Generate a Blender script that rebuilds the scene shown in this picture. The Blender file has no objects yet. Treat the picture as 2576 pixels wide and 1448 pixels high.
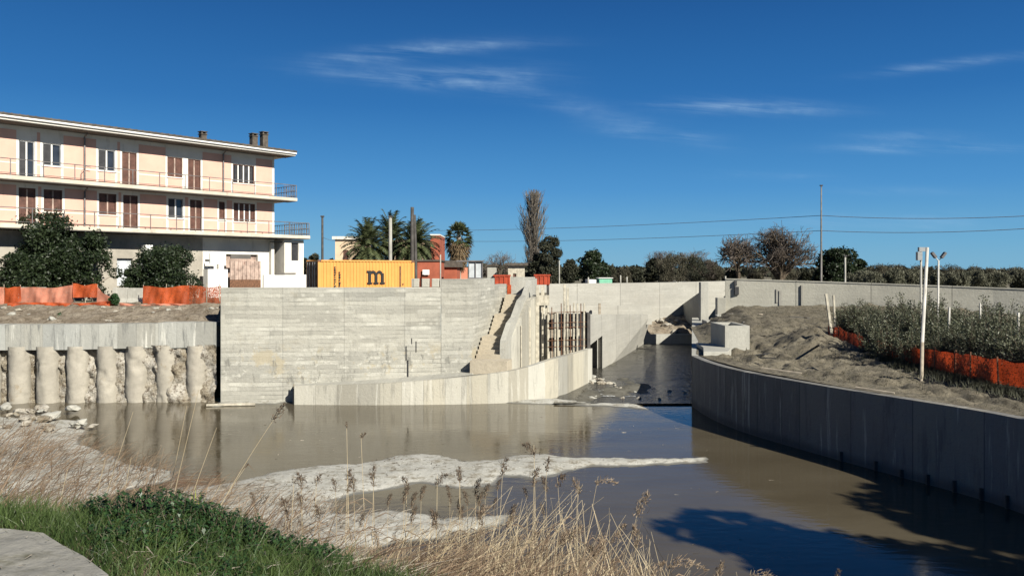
import bpy, bmesh, math, random
import numpy as np
from mathutils import Vector, Matrix

random.seed(7)
RNG = np.random.default_rng(7)
sc = bpy.context.scene

# ------------------------------------------------------------------ camera
H = 6.43            # eye height above the water (m)
F = 2021.0          # focal length in units of a 2576 px wide picture
CX, CY = 1288.0, 685.0
cam_d = bpy.data.cameras.new("camera")
cam = bpy.data.objects.new("camera", cam_d)
sc.collection.objects.link(cam)
cam.location = (0, 0, H)
cam.rotation_euler = (math.radians(90), 0, 0)
cam_d.lens = 36.0 * F / 2576.0
cam_d.sensor_width = 36.0
cam_d.shift_y = -(724 - CY) / 2576.0
cam_d.clip_start = 0.1
cam_d.clip_end = 20000
sc.camera = cam

# ------------------------------------------------------------------ light
SUN_EL = math.radians(33)
SUN_AZ = math.radians(180 - 40)          # clockwise from +Y
S = Vector((math.sin(SUN_AZ) * math.cos(SUN_EL), math.cos(SUN_AZ) * math.cos(SUN_EL), math.sin(SUN_EL)))
sun_d = bpy.data.lights.new("sun", 'SUN')
sun_d.energy = 5.0
sun_d.angle = math.radians(0.5)
sun_d.color = (1.0, 0.95, 0.84)
sun = bpy.data.objects.new("sun", sun_d)
sun.rotation_euler = S.to_track_quat('Z', 'Y').to_euler()
sc.collection.objects.link(sun)

world = bpy.data.worlds.new("World")
sc.world = world
world.use_nodes = True
SKY_STRENGTH = 0.05
sc.view_settings.view_transform = 'Standard'
sc.view_settings.look = 'None'
sc.view_settings.exposure = 1.05
sc.view_settings.gamma = 1.0

def N(nt, kind, **kw):
    n = nt.nodes.new(kind)
    for k, v in kw.items():
        if k == 'inputs':
            for ik, iv in v.items():
                n.inputs[ik].default_value = iv
        else:
            setattr(n, k, v)
    return n

class NB:
    """tiny node-building helper"""
    def __init__(s, nt): s.nt = nt
    def val(s, a, sock):
        if isinstance(a, (int, float)): sock.default_value = a
        elif isinstance(a, tuple): sock.default_value = a if len(sock.default_value) == len(a) else a + (1,)
        else: s.nt.links.new(a, sock)
    def m(s, op, a, b=0.0, c=0.0, clamp=False):
        n = s.nt.nodes.new('ShaderNodeMath'); n.operation = op; n.use_clamp = clamp
        s.val(a, n.inputs[0]); s.val(b, n.inputs[1]); s.val(c, n.inputs[2]); return n.outputs[0]
    def mix(s, f, a, b, mode='MIX'):
        n = s.nt.nodes.new('ShaderNodeMix'); n.data_type = 'RGBA'; n.blend_type = mode
        s.val(f, n.inputs[0]); s.val(a, n.inputs[6]); s.val(b, n.inputs[7]); return n.outputs[2]
    def noise(s, v, scale=1, detail=4, rough=0.55, dist=0.0, w=None):
        n = s.nt.nodes.new('ShaderNodeTexNoise'); n.inputs['Scale'].default_value = scale
        n.inputs['Detail'].default_value = detail; n.inputs['Roughness'].default_value = rough
        n.inputs['Distortion'].default_value = dist
        if v is not None: s.nt.links.new(v, n.inputs['Vector'])
        return n.outputs[0]
    def vscale(s, v, sx, sy, sz):
        n = s.nt.nodes.new('ShaderNodeVectorMath'); n.operation = 'MULTIPLY'
        s.nt.links.new(v, n.inputs[0]); n.inputs[1].default_value = (sx, sy, sz); return n.outputs[0]
    def ramp(s, f, lo, hi, a=0.0, b=1.0):
        n = s.nt.nodes.new('ShaderNodeMapRange'); n.clamp = True; n.interpolation_type = 'SMOOTHSTEP'
        s.val(f, n.inputs[0]); n.inputs[1].default_value = lo; n.inputs[2].default_value = hi
        n.inputs[3].default_value = a; n.inputs[4].default_value = b; return n.outputs[0]
    def sep(s, v):
        n = s.nt.nodes.new('ShaderNodeSeparateXYZ'); s.nt.links.new(v, n.inputs[0]); return n.outputs
    def comb(s, x, y, z):
        n = s.nt.nodes.new('ShaderNodeCombineXYZ')
        for i, a in enumerate((x, y, z)): s.val(a, n.inputs[i])
        return n.outputs[0]
    def white(s, v):
        n = s.nt.nodes.new('ShaderNodeTexWhiteNoise'); n.noise_dimensions = '3D'
        s.nt.links.new(v, n.inputs['Vector']); return n.outputs['Value']

def build_world():
    nt = world.node_tree
    nt.nodes.clear()
    b = NB(nt)
    out = N(nt, 'ShaderNodeOutputWorld')
    bg = N(nt, 'ShaderNodeBackground')
    sky = N(nt, 'ShaderNodeTexSky', sky_type='NISHITA')
    sky.sun_disc = False
    sky.sun_elevation = SUN_EL
    sky.sun_rotation = SUN_AZ
    sky.altitude = 0
    sky.air_density = 1.0
    sky.dust_density = 0.3
    sky.ozone_density = 3.5
    tc = N(nt, 'ShaderNodeTexCoord')
    x, y, z = b.sep(tc.outputs['Generated'])
    hs = N(nt, 'ShaderNodeHueSaturation')
    hs.inputs['Hue'].default_value = 0.49
    hs.inputs['Saturation'].default_value = 1.28
    hs.inputs['Value'].default_value = 1.0
    nt.links.new(sky.outputs[0], hs.inputs['Color'])
    # clear winter sky: pale cyan at the horizon, deep blue above
    cr = N(nt, 'ShaderNodeValToRGB'); nt.links.new(z, cr.inputs[0])
    el = cr.color_ramp.elements
    k = 1.0 / (SKY_STRENGTH * 2 ** sc.view_settings.exposure * 12.0)
    stops = [(0.0, (.165, .44, .66)), (.035, (.118, .39, .66)), (.10, (.056, .27, .61)), (.20, (.020, .148, .44)), (.32, (.011, .085, .30)), (.6, (.008, .05, .18)), (1.0, (.008, .04, .14))]
    el[0].position = 0.0; el[1].position = 1.0
    for p_, c_ in stops[1:-1]: el.new(p_)
    for e_, (p_, c_) in zip(el, stops): e_.position = p_; e_.color = tuple(q * k for q in c_) + (1,)
    vm = N(nt, 'ShaderNodeVectorMath', operation='SCALE'); nt.links.new(cr.outputs[0], vm.inputs[0]); vm.inputs[3].default_value = 12.0
    skyc = b.mix(0.12, vm.outputs[0], hs.outputs[0])
    yy = b.m('MAXIMUM', y, 0.05)
    u = b.m('DIVIDE', x, yy)
    v = b.m('DIVIDE', z, yy)
    # thin cirrus wisps: elongated patches of streaky noise
    wisps = [(1010, 132, 190, 20, 0.10, .55), (1190, 118, 170, 13, 0.04, .35), (1050, 200, 230, 22, -0.09, .55), (1250, 190, 130, 26, 0.0, .45),
             (1880, 270, 190, 17, -0.03, .75), (1640, 330, 140, 26, -0.16, .45), (1430, 262, 90, 18, -.15, .35),
             (2330, 374, 190, 12, 0.0, .65), (2300, 345, 130, 13, 0.0, .35), (2420, 158, 190, 12, 0.12, .45), (1960, 445, 150, 12, -.03, .2),
             (2200, 560, 420, 24, 0.0, .22), (2240, 480, 160, 12, -.03, .2)]
    st = b.noise(b.comb(b.m('MULTIPLY', u, 6.0), b.m('MULTIPLY', b.m('ADD', v, b.m('MULTIPLY', u, 0.08)), 75.0), 0.0), 1.0, 5, 0.6, 0.6)
    st = b.ramp(st, 0.25, 0.80)
    st2 = b.ramp(b.noise(b.comb(b.m('MULTIPLY', u, 14.0), b.m('MULTIPLY', v, 30.0), 3.0), 1.0, 4, 0.6), 0.35, 0.65, .4, 1.)
    tot = 0.0
    for (px, py, rx, ry, sl, amp) in wisps:
        cu, cv = (px - CX) / F, (CY - py) / F
        du = b.m('SUBTRACT', u, cu)
        dv = b.m('SUBTRACT', b.m('SUBTRACT', v, cv), b.m('MULTIPLY', du, sl))
        d = b.m('ADD', b.m('POWER', b.m('DIVIDE', du, rx / F), 2.0), b.m('POWER', b.m('DIVIDE', dv, ry / F), 2.0))
        g = b.m('MULTIPLY', b.m('POWER', 2.718, b.m('MULTIPLY', d, -1.0)), amp)
        tot = b.m('ADD', tot, g)
    cl = b.m('MULTIPLY', b.m('MULTIPLY', tot, st), st2, clamp=True)
    col = b.mix(b.m('MULTIPLY', cl, 0.85), skyc, (4.6, 6.6, 8.6, 1))
    nt.links.new(col, bg.inputs[0])
    bg.inputs[1].default_value = SKY_STRENGTH
    nt.links.new(bg.outputs[0], out.inputs[0])
build_world()

# ------------------------------------------------------------------ helpers
def P(px, py, D):
    """world point seen at picture position (px, py), D metres in front"""
    return Vector(((px - CX) * D / F, D, H - (py - CY) * D / F))
def PX(px, D):
    return (px - CX) * D / F
def PZ(py, D):
    return H - (py - CY) * D / F
def PG(px, py, z=0.0):
    """world point on the level z"""
    D = (H - z) * F / (py - CY)
    return Vector(((px - CX) * D / F, D, z))

def tag(o, label=None, cat=None, group=None, kind=None):
    if label: o['label'] = label
    if cat: o['category'] = cat
    if group: o['group'] = group
    if kind: o['kind'] = kind
    return o

def empty(name, loc=(0, 0, 0), rz=0.0, label=None, cat=None, group=None):
    o = bpy.data.objects.new(name, None)
    o.empty_display_size = 0.3
    sc.collection.objects.link(o)
    o.location = loc
    o.rotation_euler = (0, 0, rz)
    return tag(o, label, cat, group)

class MB:
    def __init__(s):
        s.v = []; s.f = []; s.uv = []; s.mi = []
    def face(s, pts, uv=None, mi=0):
        n = len(s.v)
        s.v.extend([tuple(p) for p in pts])
        s.f.append(tuple(range(n, n + len(pts))))
        s.uv.append(uv if uv else [(p[0] + p[1] * 0.37, p[2]) for p in pts])
        s.mi.append(mi)
    def box(s, x0, x1, y0, y1, z0, z1, mi=0, M=None):
        c = [Vector((x, y, z)) for x in (x0, x1) for y in (y0, y1) for z in (z0, z1)]
        if M is not None: c = [M @ p for p in c]
        q = lambda a, b, cc, d: [c[a], c[b], c[cc], c[d]]
        dx, dy, dz = abs(x1 - x0), abs(y1 - y0), abs(z1 - z0)
        s.face(q(0, 4, 5, 1), [(x0, z0), (x1, z0), (x1, z1), (x0, z1)], mi)
        s.face(q(6, 2, 3, 7), [(x1, z0), (x0, z0), (x0, z1), (x1, z1)], mi)
        s.face(q(2, 0, 1, 3), [(y1, z0), (y0, z0), (y0, z1), (y1, z1)], mi)
        s.face(q(4, 6, 7, 5), [(y0, z0), (y1, z0), (y1, z1), (y0, z1)], mi)
        s.face(q(1, 5, 7, 3), [(x0, y0), (x1, y0), (x1, y1), (x0, y1)], mi)
        s.face(q(0, 2, 6, 4), [(x0, y0), (x0, y1), (x1, y1), (x1, y0)], mi)
    def tube(s, pts, radii, n=6, mi=0, cap=True):
        pts = [Vector(p) for p in pts]
        if not hasattr(radii, '__len__'): radii = [radii] * len(pts)
        base = len(s.v)
        up = Vector((0.13, 0.21, 0.97))
        for i, p in enumerate(pts):
            t = (pts[min(i + 1, len(pts) - 1)] - pts[max(i - 1, 0)]).normalized()
            a = t.cross(up)
            if a.length < 1e-3: a = t.cross(Vector((1, 0, 0)))
            a.normalize(); bb = t.cross(a)
            for k in range(n):
                an = 2 * math.pi * k / n
                s.v.append(tuple(p + (a * math.cos(an) + bb * math.sin(an)) * radii[i]))
        L = 0.0
        for i in range(len(pts) - 1):
            L2 = L + (pts[i + 1] - pts[i]).length
            for k in range(n):
                k2 = (k + 1) % n
                s.f.append((base + i * n + k, base + i * n + k2, base + (i + 1) * n + k2, base + (i + 1) * n + k))
                s.uv.append([(k / n, L), ((k + 1) / n, L), ((k + 1) / n, L2), (k / n, L2)])
                s.mi.append(mi)
            L = L2
        if cap and n > 2:
            for e in (0, len(pts) - 1):
                s.f.append(tuple(base + e * n + k for k in range(n)))
                s.uv.append([(0, 0)] * n); s.mi.append(mi)
    def prism(s, poly, z0, z1, mi=0):
        """poly: list of (x, y) counter-clockwise, extruded from z0 to z1"""
        n = len(poly)
        s.face([(p[0], p[1], z1) for p in poly], [(p[0], p[1]) for p in poly], mi)
        s.face([(p[0], p[1], z0) for p in reversed(poly)], [(p[0], p[1]) for p in poly], mi)
        L = 0
        for i in range(n):
            a, b = poly[i], poly[(i + 1) % n]
            l2 = L + math.hypot(b[0] - a[0], b[1] - a[1])
            s.face([(a[0], a[1], z0), (b[0], b[1], z0), (b[0], b[1], z1), (a[0], a[1], z1)],
                   [(L, z0), (l2, z0), (l2, z1), (L, z1)], mi)
            L = l2
    def build(s, name, mats, parent=None, smooth=False, bevel=0.0):
        me = bpy.data.meshes.new(name)
        me.from_pydata(s.v, [], s.f)
        uvl = me.uv_layers.new(name="UVMap")
        flat = [c for uv in s.uv for p in uv for c in p]
        uvl.data.foreach_set('uv', flat)
        if not isinstance(mats, (list, tuple)): mats = [mats]
        for m in mats: me.materials.append(m)
        me.polygons.foreach_set('material_index', s.mi)
        if smooth: me.polygons.foreach_set('use_smooth', [True] * len(s.f))
        me.update()
        o = bpy.data.objects.new(name, me)
        sc.collection.objects.link(o)
        if parent is not None: o.parent = parent
        if bevel:
            bm = bmesh.new(); bm.from_mesh(me)
            bmesh.ops.remove_doubles(bm, verts=bm.verts, dist=0.0005)
            bm.to_mesh(me); bm.free()
            md = o.modifiers.new('bevel', 'BEVEL'); md.width = bevel; md.segments = 2; md.limit_method = 'ANGLE'
        return o

def np_mesh(name, verts, faces, mat, parent=None, smooth=False, mats=None):
    """verts (N,3), faces (M,k)"""
    verts = np.asarray(verts, dtype=np.float32); faces = np.asarray(faces, dtype=np.int32)
    me = bpy.data.meshes.new(name)
    k = faces.shape[1]
    me.vertices.add(len(verts)); me.vertices.foreach_set('co', verts.ravel())
    me.loops.add(faces.size); me.loops.foreach_set('vertex_index', faces.ravel())
    me.polygons.add(len(faces)); me.polygons.foreach_set('loop_start', np.arange(0, faces.size, k, dtype=np.int32))
    for m in (mats or [mat]): me.materials.append(m)
    if smooth: me.polygons.foreach_set('use_smooth', np.ones(len(faces), dtype=bool))
    me.update(calc_edges=True); me.validate()
    o = bpy.data.objects.new(name, me)
    sc.collection.objects.link(o)
    if parent is not None: o.parent = parent
    return o

def copy_tree(o, parent=None):
    kids = list(o.children)
    c = o.copy(); sc.collection.objects.link(c); c.parent = parent
    for ch in kids: copy_tree(ch, c)
    return c

def densify(pts, step):
    """(x,y,zt,zb[,off]) polyline -> resampled with Catmull-Rom"""
    pts = [tuple(p) for p in pts]
    out = []
    for i in range(len(pts) - 1):
        p0 = pts[max(i - 1, 0)]; p1 = pts[i]; p2 = pts[i + 1]; p3 = pts[min(i + 2, len(pts) - 1)]
        d = math.hypot(p2[0] - p1[0], p2[1] - p1[1])
        n = max(1, int(d / step))
        for k in range(n):
            t = k / n
            out.append(tuple(0.5 * ((2 * b) + (c - a) * t + (2 * a - 5 * b + 4 * c - d2) * t * t + (3 * b - a - 3 * c + d2) * t ** 3)
                             for a, b, c, d2 in zip(p0, p1, p2, p3)))
    out.append(pts[-1])
    return out

def wall_strip(mb, pts, thick, mi=0, batter=0.0):
    """pts (x,y,ztop,zbot) going left to right as the viewer sees it; the thickness lies on the far side"""
    n = len(pts)
    L = [0.0]
    for i in range(1, n):
        L.append(L[-1] + math.hypot(pts[i][0] - pts[i - 1][0], pts[i][1] - pts[i - 1][1]))
    nor = []
    for i in range(n):
        a = pts[max(i - 1, 0)]; b = pts[min(i + 1, n - 1)]
        tx, ty = b[0] - a[0], b[1] - a[1]; l = math.hypot(tx, ty) or 1
        nor.append((-ty / l, tx / l))           # to the left of travel = far side
    ft = [(pts[i][0] + nor[i][0] * batter, pts[i][1] + nor[i][1] * batter, pts[i][2]) for i in range(n)]
    fb = [(pts[i][0], pts[i][1], pts[i][3]) for i in range(n)]
    bt = [(pts[i][0] + nor[i][0] * (batter + thick), pts[i][1] + nor[i][1] * (batter + thick), pts[i][2]) for i in range(n)]
    bb = [(pts[i][0] + nor[i][0] * (batter + thick), pts[i][1] + nor[i][1] * (batter + thick), pts[i][3]) for i in range(n)]
    for i in range(n - 1):
        j = i + 1
        mb.face([fb[i], fb[j], ft[j], ft[i]], [(L[i], fb[i][2]), (L[j], fb[j][2]), (L[j], ft[j][2]), (L[i], ft[i][2])], mi)
        mb.face([ft[i], ft[j], bt[j], bt[i]], [(L[i], ft[i][2]), (L[j], ft[j][2]), (L[j], ft[j][2] + thick), (L[i], ft[i][2] + thick)], mi)
        mb.face([bb[j], bb[i], bt[i], bt[j]], [(L[j], 0), (L[i], 0), (L[i], bt[i][2]), (L[j], bt[j][2])], mi)
    for i, e in ((0, 1), (n - 1, -1)):
        q = [bb[i], fb[i], ft[i], bt[i]]
        if e < 0: q = q[::-1]
        mb.face(q, [(L[i] - thick, q[0][2]), (L[i], q[1][2]), (L[i], q[2][2]), (L[i] - thick, q[3][2])], mi)

# ------------------------------------------------------------------ materials
MATS = {}
ALB = 0.70       # all albedos, kept consistent with the exposure
def al(c): return tuple(x * ALB for x in c[:3])
def new_mat(name):
    m = bpy.data.materials.new(name); m.use_nodes = True
    nt = m.node_tree; nt.nodes.clear()
    out = N(nt, 'ShaderNodeOutputMaterial'); bs = N(nt, 'ShaderNodeBsdfPrincipled')
    nt.links.new(bs.outputs[0], out.inputs[0])
    MATS[name] = m
    return m, nt, bs, NB(nt)

def simple(name, col, rough=0.7, var=0.15, scale=3.0, metal=0.0, bump=0.0, spec=0.3, grime=None):
    m, nt, bs, b = new_mat(name)
    col = al(col); grime = al(grime) if grime else None
    tc = N(nt, 'ShaderNodeTexCoord')
    n1 = b.noise(tc.outputs['Object'], scale, 6, 0.6)
    c = b.mix(b.ramp(n1, 0.3, 0.7), tuple(x * (1 - var) for x in col) + (1,), tuple(min(1, x * (1 + var)) for x in col) + (1,))
    if grime:
        n2 = b.noise(b.vscale(tc.outputs['Object'], 1, 1, 0.25), scale * 2.3, 5, 0.7)
        c = b.mix(b.ramp(n2, 0.55, 0.75), c, grime + (1,))
    b.val(c, bs.inputs['Base Color'])
    bs.inputs['Roughness'].default_value = rough
    bs.inputs['Metallic'].default_value = metal
    bs.inputs['Specular IOR Level'].default_value = spec
    if bump:
        bn = N(nt, 'ShaderNodeBump'); bn.inputs['Strength'].default_value = 1.0; bn.inputs['Distance'].default_value = bump
        nt.links.new(b.noise(tc.outputs['Object'], scale * 6, 5, 0.6), bn.inputs['Height'])
        nt.links.new(bn.outputs[0], bs.inputs['Normal'])
    return m

def concrete(name, base=(0.40, 0.385, 0.34), boards=0.0, panel=0.0, pw=1.2, ph=50.0, streak=0.0, efflo=0.0, stain=0.35, warm=(0.42, 0.36, 0.24), wet=0.0, rough=0.85):
    m, nt, bs, b = new_mat(name)
    base = al(base); warm = al(warm)
    uvn = N(nt, 'ShaderNodeUVMap'); uvn.uv_map = 'UVMap'
    uv = uvn.outputs[0]
    geo = N(nt, 'ShaderNodeNewGeometry'); pos = geo.outputs['Position']
    u, v, _ = b.sep(uv)
    col = tuple(base) + (1,)
    big = b.noise(pos, 0.45, 5, 0.6)
    c = b.mix(b.ramp(big, 0.3, 0.7), tuple(x * 0.86 for x in base) + (1,), tuple(min(1, x * 1.1) for x in base) + (1,))
    mott = b.noise(pos, 5.0, 6, 0.7)
    c = b.mix(b.ramp(mott, 0.35, 0.7, 0, 0.45), c, tuple(x * 0.74 for x in base) + (1,))
    if panel:
        pu = b.m('FLOOR', b.m('DIVIDE', u, pw)); pv = b.m('FLOOR', b.m('DIVIDE', v, ph))
        w = b.white(b.comb(pu, pv, 1.7))
        w2 = b.white(b.comb(pu, pv, 9.2))
        c = b.mix(panel, c, b.mix(w, tuple(x * 0.66 for x in base) + (1,), tuple(min(1, x * 1.36) for x in base) + (1,)))
        c = b.mix(b.m('MULTIPLY', w2, panel * 0.5), c, warm + (1,), 'MIX')
        fr = b.m('ABSOLUTE', b.m('SUBTRACT', b.m('FRACT', b.m('DIVIDE', u, pw)), 0.5))
        jn = b.ramp(fr, 0.488, 0.498)
        c = b.mix(b.m('MULTIPLY', jn, 0.8), c, tuple(x * 0.4 for x in base) + (1,))
        if ph < 20:
            fr = b.m('ABSOLUTE', b.m('SUBTRACT', b.m('FRACT', b.m('DIVIDE', v, ph)), 0.5))
            c = b.mix(b.m('MULTIPLY', b.ramp(fr, 0.485, 0.497), 0.4), c, tuple(x * 0.45 for x in base) + (1,))
    if boards:
        # rows of shutter boards, each board with its own tint and a thin broken dark line between the rows
        wv = b.m('ADD', v, b.m('MULTIPLY', b.noise(b.comb(b.m('MULTIPLY', u, 0.5), b.m('MULTIPLY', v, 0.5), 40.0), 1.0, 2, 0.5), 0.10))
        row = b.m('FLOOR', b.m('DIVIDE', wv, 0.21))
        shift = b.m('MULTIPLY', b.white(b.comb(row, 2.0, 5.0)), 7.0)
        seg = b.m('FLOOR', b.m('DIVIDE', b.m('ADD', u, shift), 3.1))
        w = b.white(b.comb(row, seg, 3.3))
        tint = b.ramp(w, 0.0, 1.0)
        c = b.mix(boards * 0.45, c, b.mix(tint, tuple(x * 0.70 for x in base) + (1,), tuple(min(1, x * 1.30) for x in base) + (1,)))
        fr = b.m('ABSOLUTE', b.m('SUBTRACT', b.m('FRACT', b.m('DIVIDE', wv, 0.21)), 0.5))
        brk = b.ramp(b.noise(b.comb(b.m('MULTIPLY', u, 0.7), b.m('MULTIPLY', row, 3.7), 31.0), 1.0, 5, 0.7), 0.46, 0.60)
        c = b.mix(b.m('MULTIPLY', b.m('MULTIPLY', b.ramp(fr, 0.40, 0.485), brk), boards), c, tuple(x * 0.34 for x in base) + (1,))
        hl = b.ramp(b.noise(b.comb(b.m('MULTIPLY', u, 0.6), b.m('MULTIPLY', row, 5.1), 77.0), 1.0, 4, 0.7), 0.54, 0.66)
        c = b.mix(b.m('MULTIPLY', b.m('MULTIPLY', b.ramp(fr, 0.40, 0.30), hl), boards * 0.7), c, tuple(min(1, x * 1.45) for x in base) + (1,))
        n1 = b.noise(b.comb(b.m('MULTIPLY', u, 0.9), b.m('MULTIPLY', v, 4.0), 0.0), 1.0, 9, 0.8)
        c = b.mix(b.m('MULTIPLY', b.ramp(n1, 0.50, 0.66), boards * .6), c, tuple(x * 0.55 for x in base) + (1,))
        n4 = b.noise(b.comb(b.m('MULTIPLY', u, 1.5), b.m('MULTIPLY', v, 0.35), 61.0), 1.0, 7, 0.75)
        c = b.mix(b.m('MULTIPLY', b.ramp(n4, 0.54, 0.68), boards * .4), c, tuple(x * 0.5 for x in base) + (1,))
    if streak:
        n1 = b.noise(b.comb(b.m('MULTIPLY', u, 2.6), b.m('MULTIPLY', v, 0.28), 5.0), 1.0, 5, 0.7)
        c = b.mix(b.m('MULTIPLY', b.ramp(n1, 0.5, 0.66), streak), c, tuple(x * 0.5 for x in base) + (1,))
        n2 = b.noise(b.comb(b.m('MULTIPLY', u, 3.4), b.m('MULTIPLY', v, 0.22), 15.0), 1.0, 4, 0.7)
        c = b.mix(b.m('MULTIPLY', b.ramp(n2, 0.55, 0.68), streak * 0.8), c, (0.48, 0.47, 0.42, 1))
    if efflo:
        n1 = b.noise(b.comb(b.m('MULTIPLY', u, 1.6), b.m('MULTIPLY', v, 3.4), 2.0), 1.0, 9, 0.82, 0.3)
        zone = b.m('MULTIPLY', b.ramp(v, 0.4, 1.2), b.ramp(v, 3.2, 2.3))
        c = b.mix(b.m('MULTIPLY', b.m('MULTIPLY', b.ramp(n1, 0.535, 0.62), zone), efflo), c, (0.43, 0.42, 0.37, 1))
        c = b.mix(b.m('MULTIPLY', b.m('MULTIPLY', b.ramp(b.noise(b.comb(u, v, 8.0), 0.8, 8, 0.75), 0.54, 0.62), zone), efflo * .8), c, warm + (1,))
        n5 = b.noise(b.comb(b.m('MULTIPLY', u, 1.8), b.m('MULTIPLY', v, 0.6), 12.0), 1.0, 8, 0.8)
        c = b.mix(b.m('MULTIPLY', b.m('MULTIPLY', b.ramp(n5, 0.55, 0.62), zone), efflo * .9), c, tuple(x * .40 for x in base) + (1,))
    sn = b.noise(pos, 0.9, 7, 0.72)
    c = b.mix(b.m('MULTIPLY', b.ramp(sn, 0.55, 0.72), stain), c, tuple(x * 0.62 for x in warm) + (1,))
    pit = b.noise(pos, 22.0, 2, 0.5)
    c = b.mix(b.ramp(pit, 0.66, 0.72, 0, 0.5), c, tuple(x * 0.35 for x in base) + (1,))
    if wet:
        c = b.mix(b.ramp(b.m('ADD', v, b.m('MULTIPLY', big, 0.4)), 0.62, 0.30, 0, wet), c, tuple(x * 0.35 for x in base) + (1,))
    b.val(c, bs.inputs['Base Color'])
    bs.inputs['Roughness'].default_value = rough
    bs.inputs['Specular IOR Level'].default_value = 0.25
    bn = N(nt, 'ShaderNodeBump'); bn.inputs['Strength'].default_value = 0.7; bn.inputs['Distance'].default_value = 0.03
    nt.links.new(b.noise(pos, 7.0, 7, 0.65), bn.inputs['Height'])
    nt.links.new(bn.outputs[0], bs.inputs['Normal'])
    return m

def leaf_mat(name, dark, light, rough=0.55, trans=0.25, clump=0.8, spec=0.3):
    m, nt, bs, b = new_mat(name)
    dark = al(dark); light = al(light)
    geo = N(nt, 'ShaderNodeNewGeometry')
    tc = N(nt, 'ShaderNodeTexCoord')
    r = geo.outputs['Random Per Island']
    cl = b.noise(tc.outputs['Object'], clump, 3, 0.6)
    f = b.m('ADD', b.m('MULTIPLY', r, 0.65), b.m('MULTIPLY', b.ramp(cl, 0.35, 0.65), 0.35))
    c = b.mix(f, dark + (1,), light + (1,))
    b.val(c, bs.inputs['Base Color'])
    bs.inputs['Roughness'].default_value = rough
    bs.inputs['Specular IOR Level'].default_value = spec
    if trans:
        tr = N(nt, 'ShaderNodeBsdfTranslucent'); nt.links.new(c, tr.inputs[0])
        mx = N(nt, 'ShaderNodeMixShader'); mx.inputs[0].default_value = trans
        nt.links.new(bs.outputs[0], mx.inputs[1]); nt.links.new(tr.outputs[0], mx.inputs[2])
        nt.links.new(mx.outputs[0], nt.nodes['Material Output'].inputs[0])
    return m

def soil(name, a, bcol, ccol, scale=1.0, bump=0.08, rough=0.95, wetz=None):
    m, nt, bs, b = new_mat(name)
    a = al(a); bcol = al(bcol); ccol = al(ccol)
    geo = N(nt, 'ShaderNodeNewGeometry'); pos = geo.outputs['Position']
    c = b.mix(b.ramp(b.noise(pos, 0.6 * scale, 6, 0.65), 0.35, 0.65), a + (1,), bcol + (1,))
    c = b.mix(b.ramp(b.noise(pos, 3.5 * scale, 7, 0.7), 0.48, 0.66), c, ccol + (1,))
    c = b.mix(b.ramp(b.noise(pos, 11 * scale, 4, 0.7), 0.55, 0.68, 0, .75), c, tuple(x * 0.4 for x in a) + (1,))
    c = b.mix(b.ramp(b.noise(pos, 17 * scale, 3, 0.6), 0.60, 0.70, 0, .7), c, tuple(min(1, x * 1.7) for x in bcol) + (1,))
    if wetz is not None:
        x, y, z = b.sep(pos)
        wn = b.m('ADD', z, b.m('MULTIPLY', b.m('SUBTRACT', b.noise(pos, 1.2, 5, 0.6), 0.5), 0.06))
        w = b.ramp(wn, wetz, wetz - 0.035)
        c = b.mix(w, c, tuple(x * 0.42 for x in a) + (1,))
        b.val(b.ramp(w, 0, 1, rough, 0.35), bs.inputs['Roughness'])
    else:
        bs.inputs['Roughness'].default_value = rough
    b.val(c, bs.inputs['Base Color'])
    bs.inputs['Specular IOR Level'].default_value = 0.2
    bn = N(nt, 'ShaderNodeBump'); bn.inputs['Strength'].default_value = 0.9; bn.inputs['Distance'].default_value = bump
    h = b.m('ADD', b.noise(pos, 4.0 * scale, 8, 0.7), b.m('MULTIPLY', b.noise(pos, 20 * scale, 4, 0.7), 0.3))
    nt.links.new(h, bn.inputs['Height']); nt.links.new(bn.outputs[0], bs.inputs['Normal'])
    return m

def water_mat(name, mud, mud2, rough=0.06, bump=0.012, scale=1.0):
    m, nt, bs, b = new_mat(name)
    mud = al(mud); mud2 = al(mud2)
    geo = N(nt, 'ShaderNodeNewGeometry'); pos = geo.outputs['Position']
    n1 = b.noise(b.vscale(pos, 0.35, 0.8, 1), 0.35, 4, 0.55)
    c = b.mix(b.ramp(n1, 0.35, 0.65), mud + (1,), mud2 + (1,))
    b.val(c, bs.inputs['Base Color'])
    rn = b.noise(b.vscale(pos, 0.3, 1.2, 1), 0.6, 4, 0.6)
    b.val(b.ramp(rn, 0.4, 0.62, rough, rough + 0.09), bs.inputs['Roughness'])
    bs.inputs['IOR'].default_value = 1.33
    bn = N(nt, 'ShaderNodeBump'); bn.inputs['Strength'].default_value = 0.5; bn.inputs['Distance'].default_value = bump
    w = b.noise(b.vscale(pos, 0.8, 1.8, 1), 2.2 * scale, 3, 0.5)
    nt.links.new(w, bn.inputs['Height']); nt.links.new(bn.outputs[0], bs.inputs['Normal'])
    return m

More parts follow.
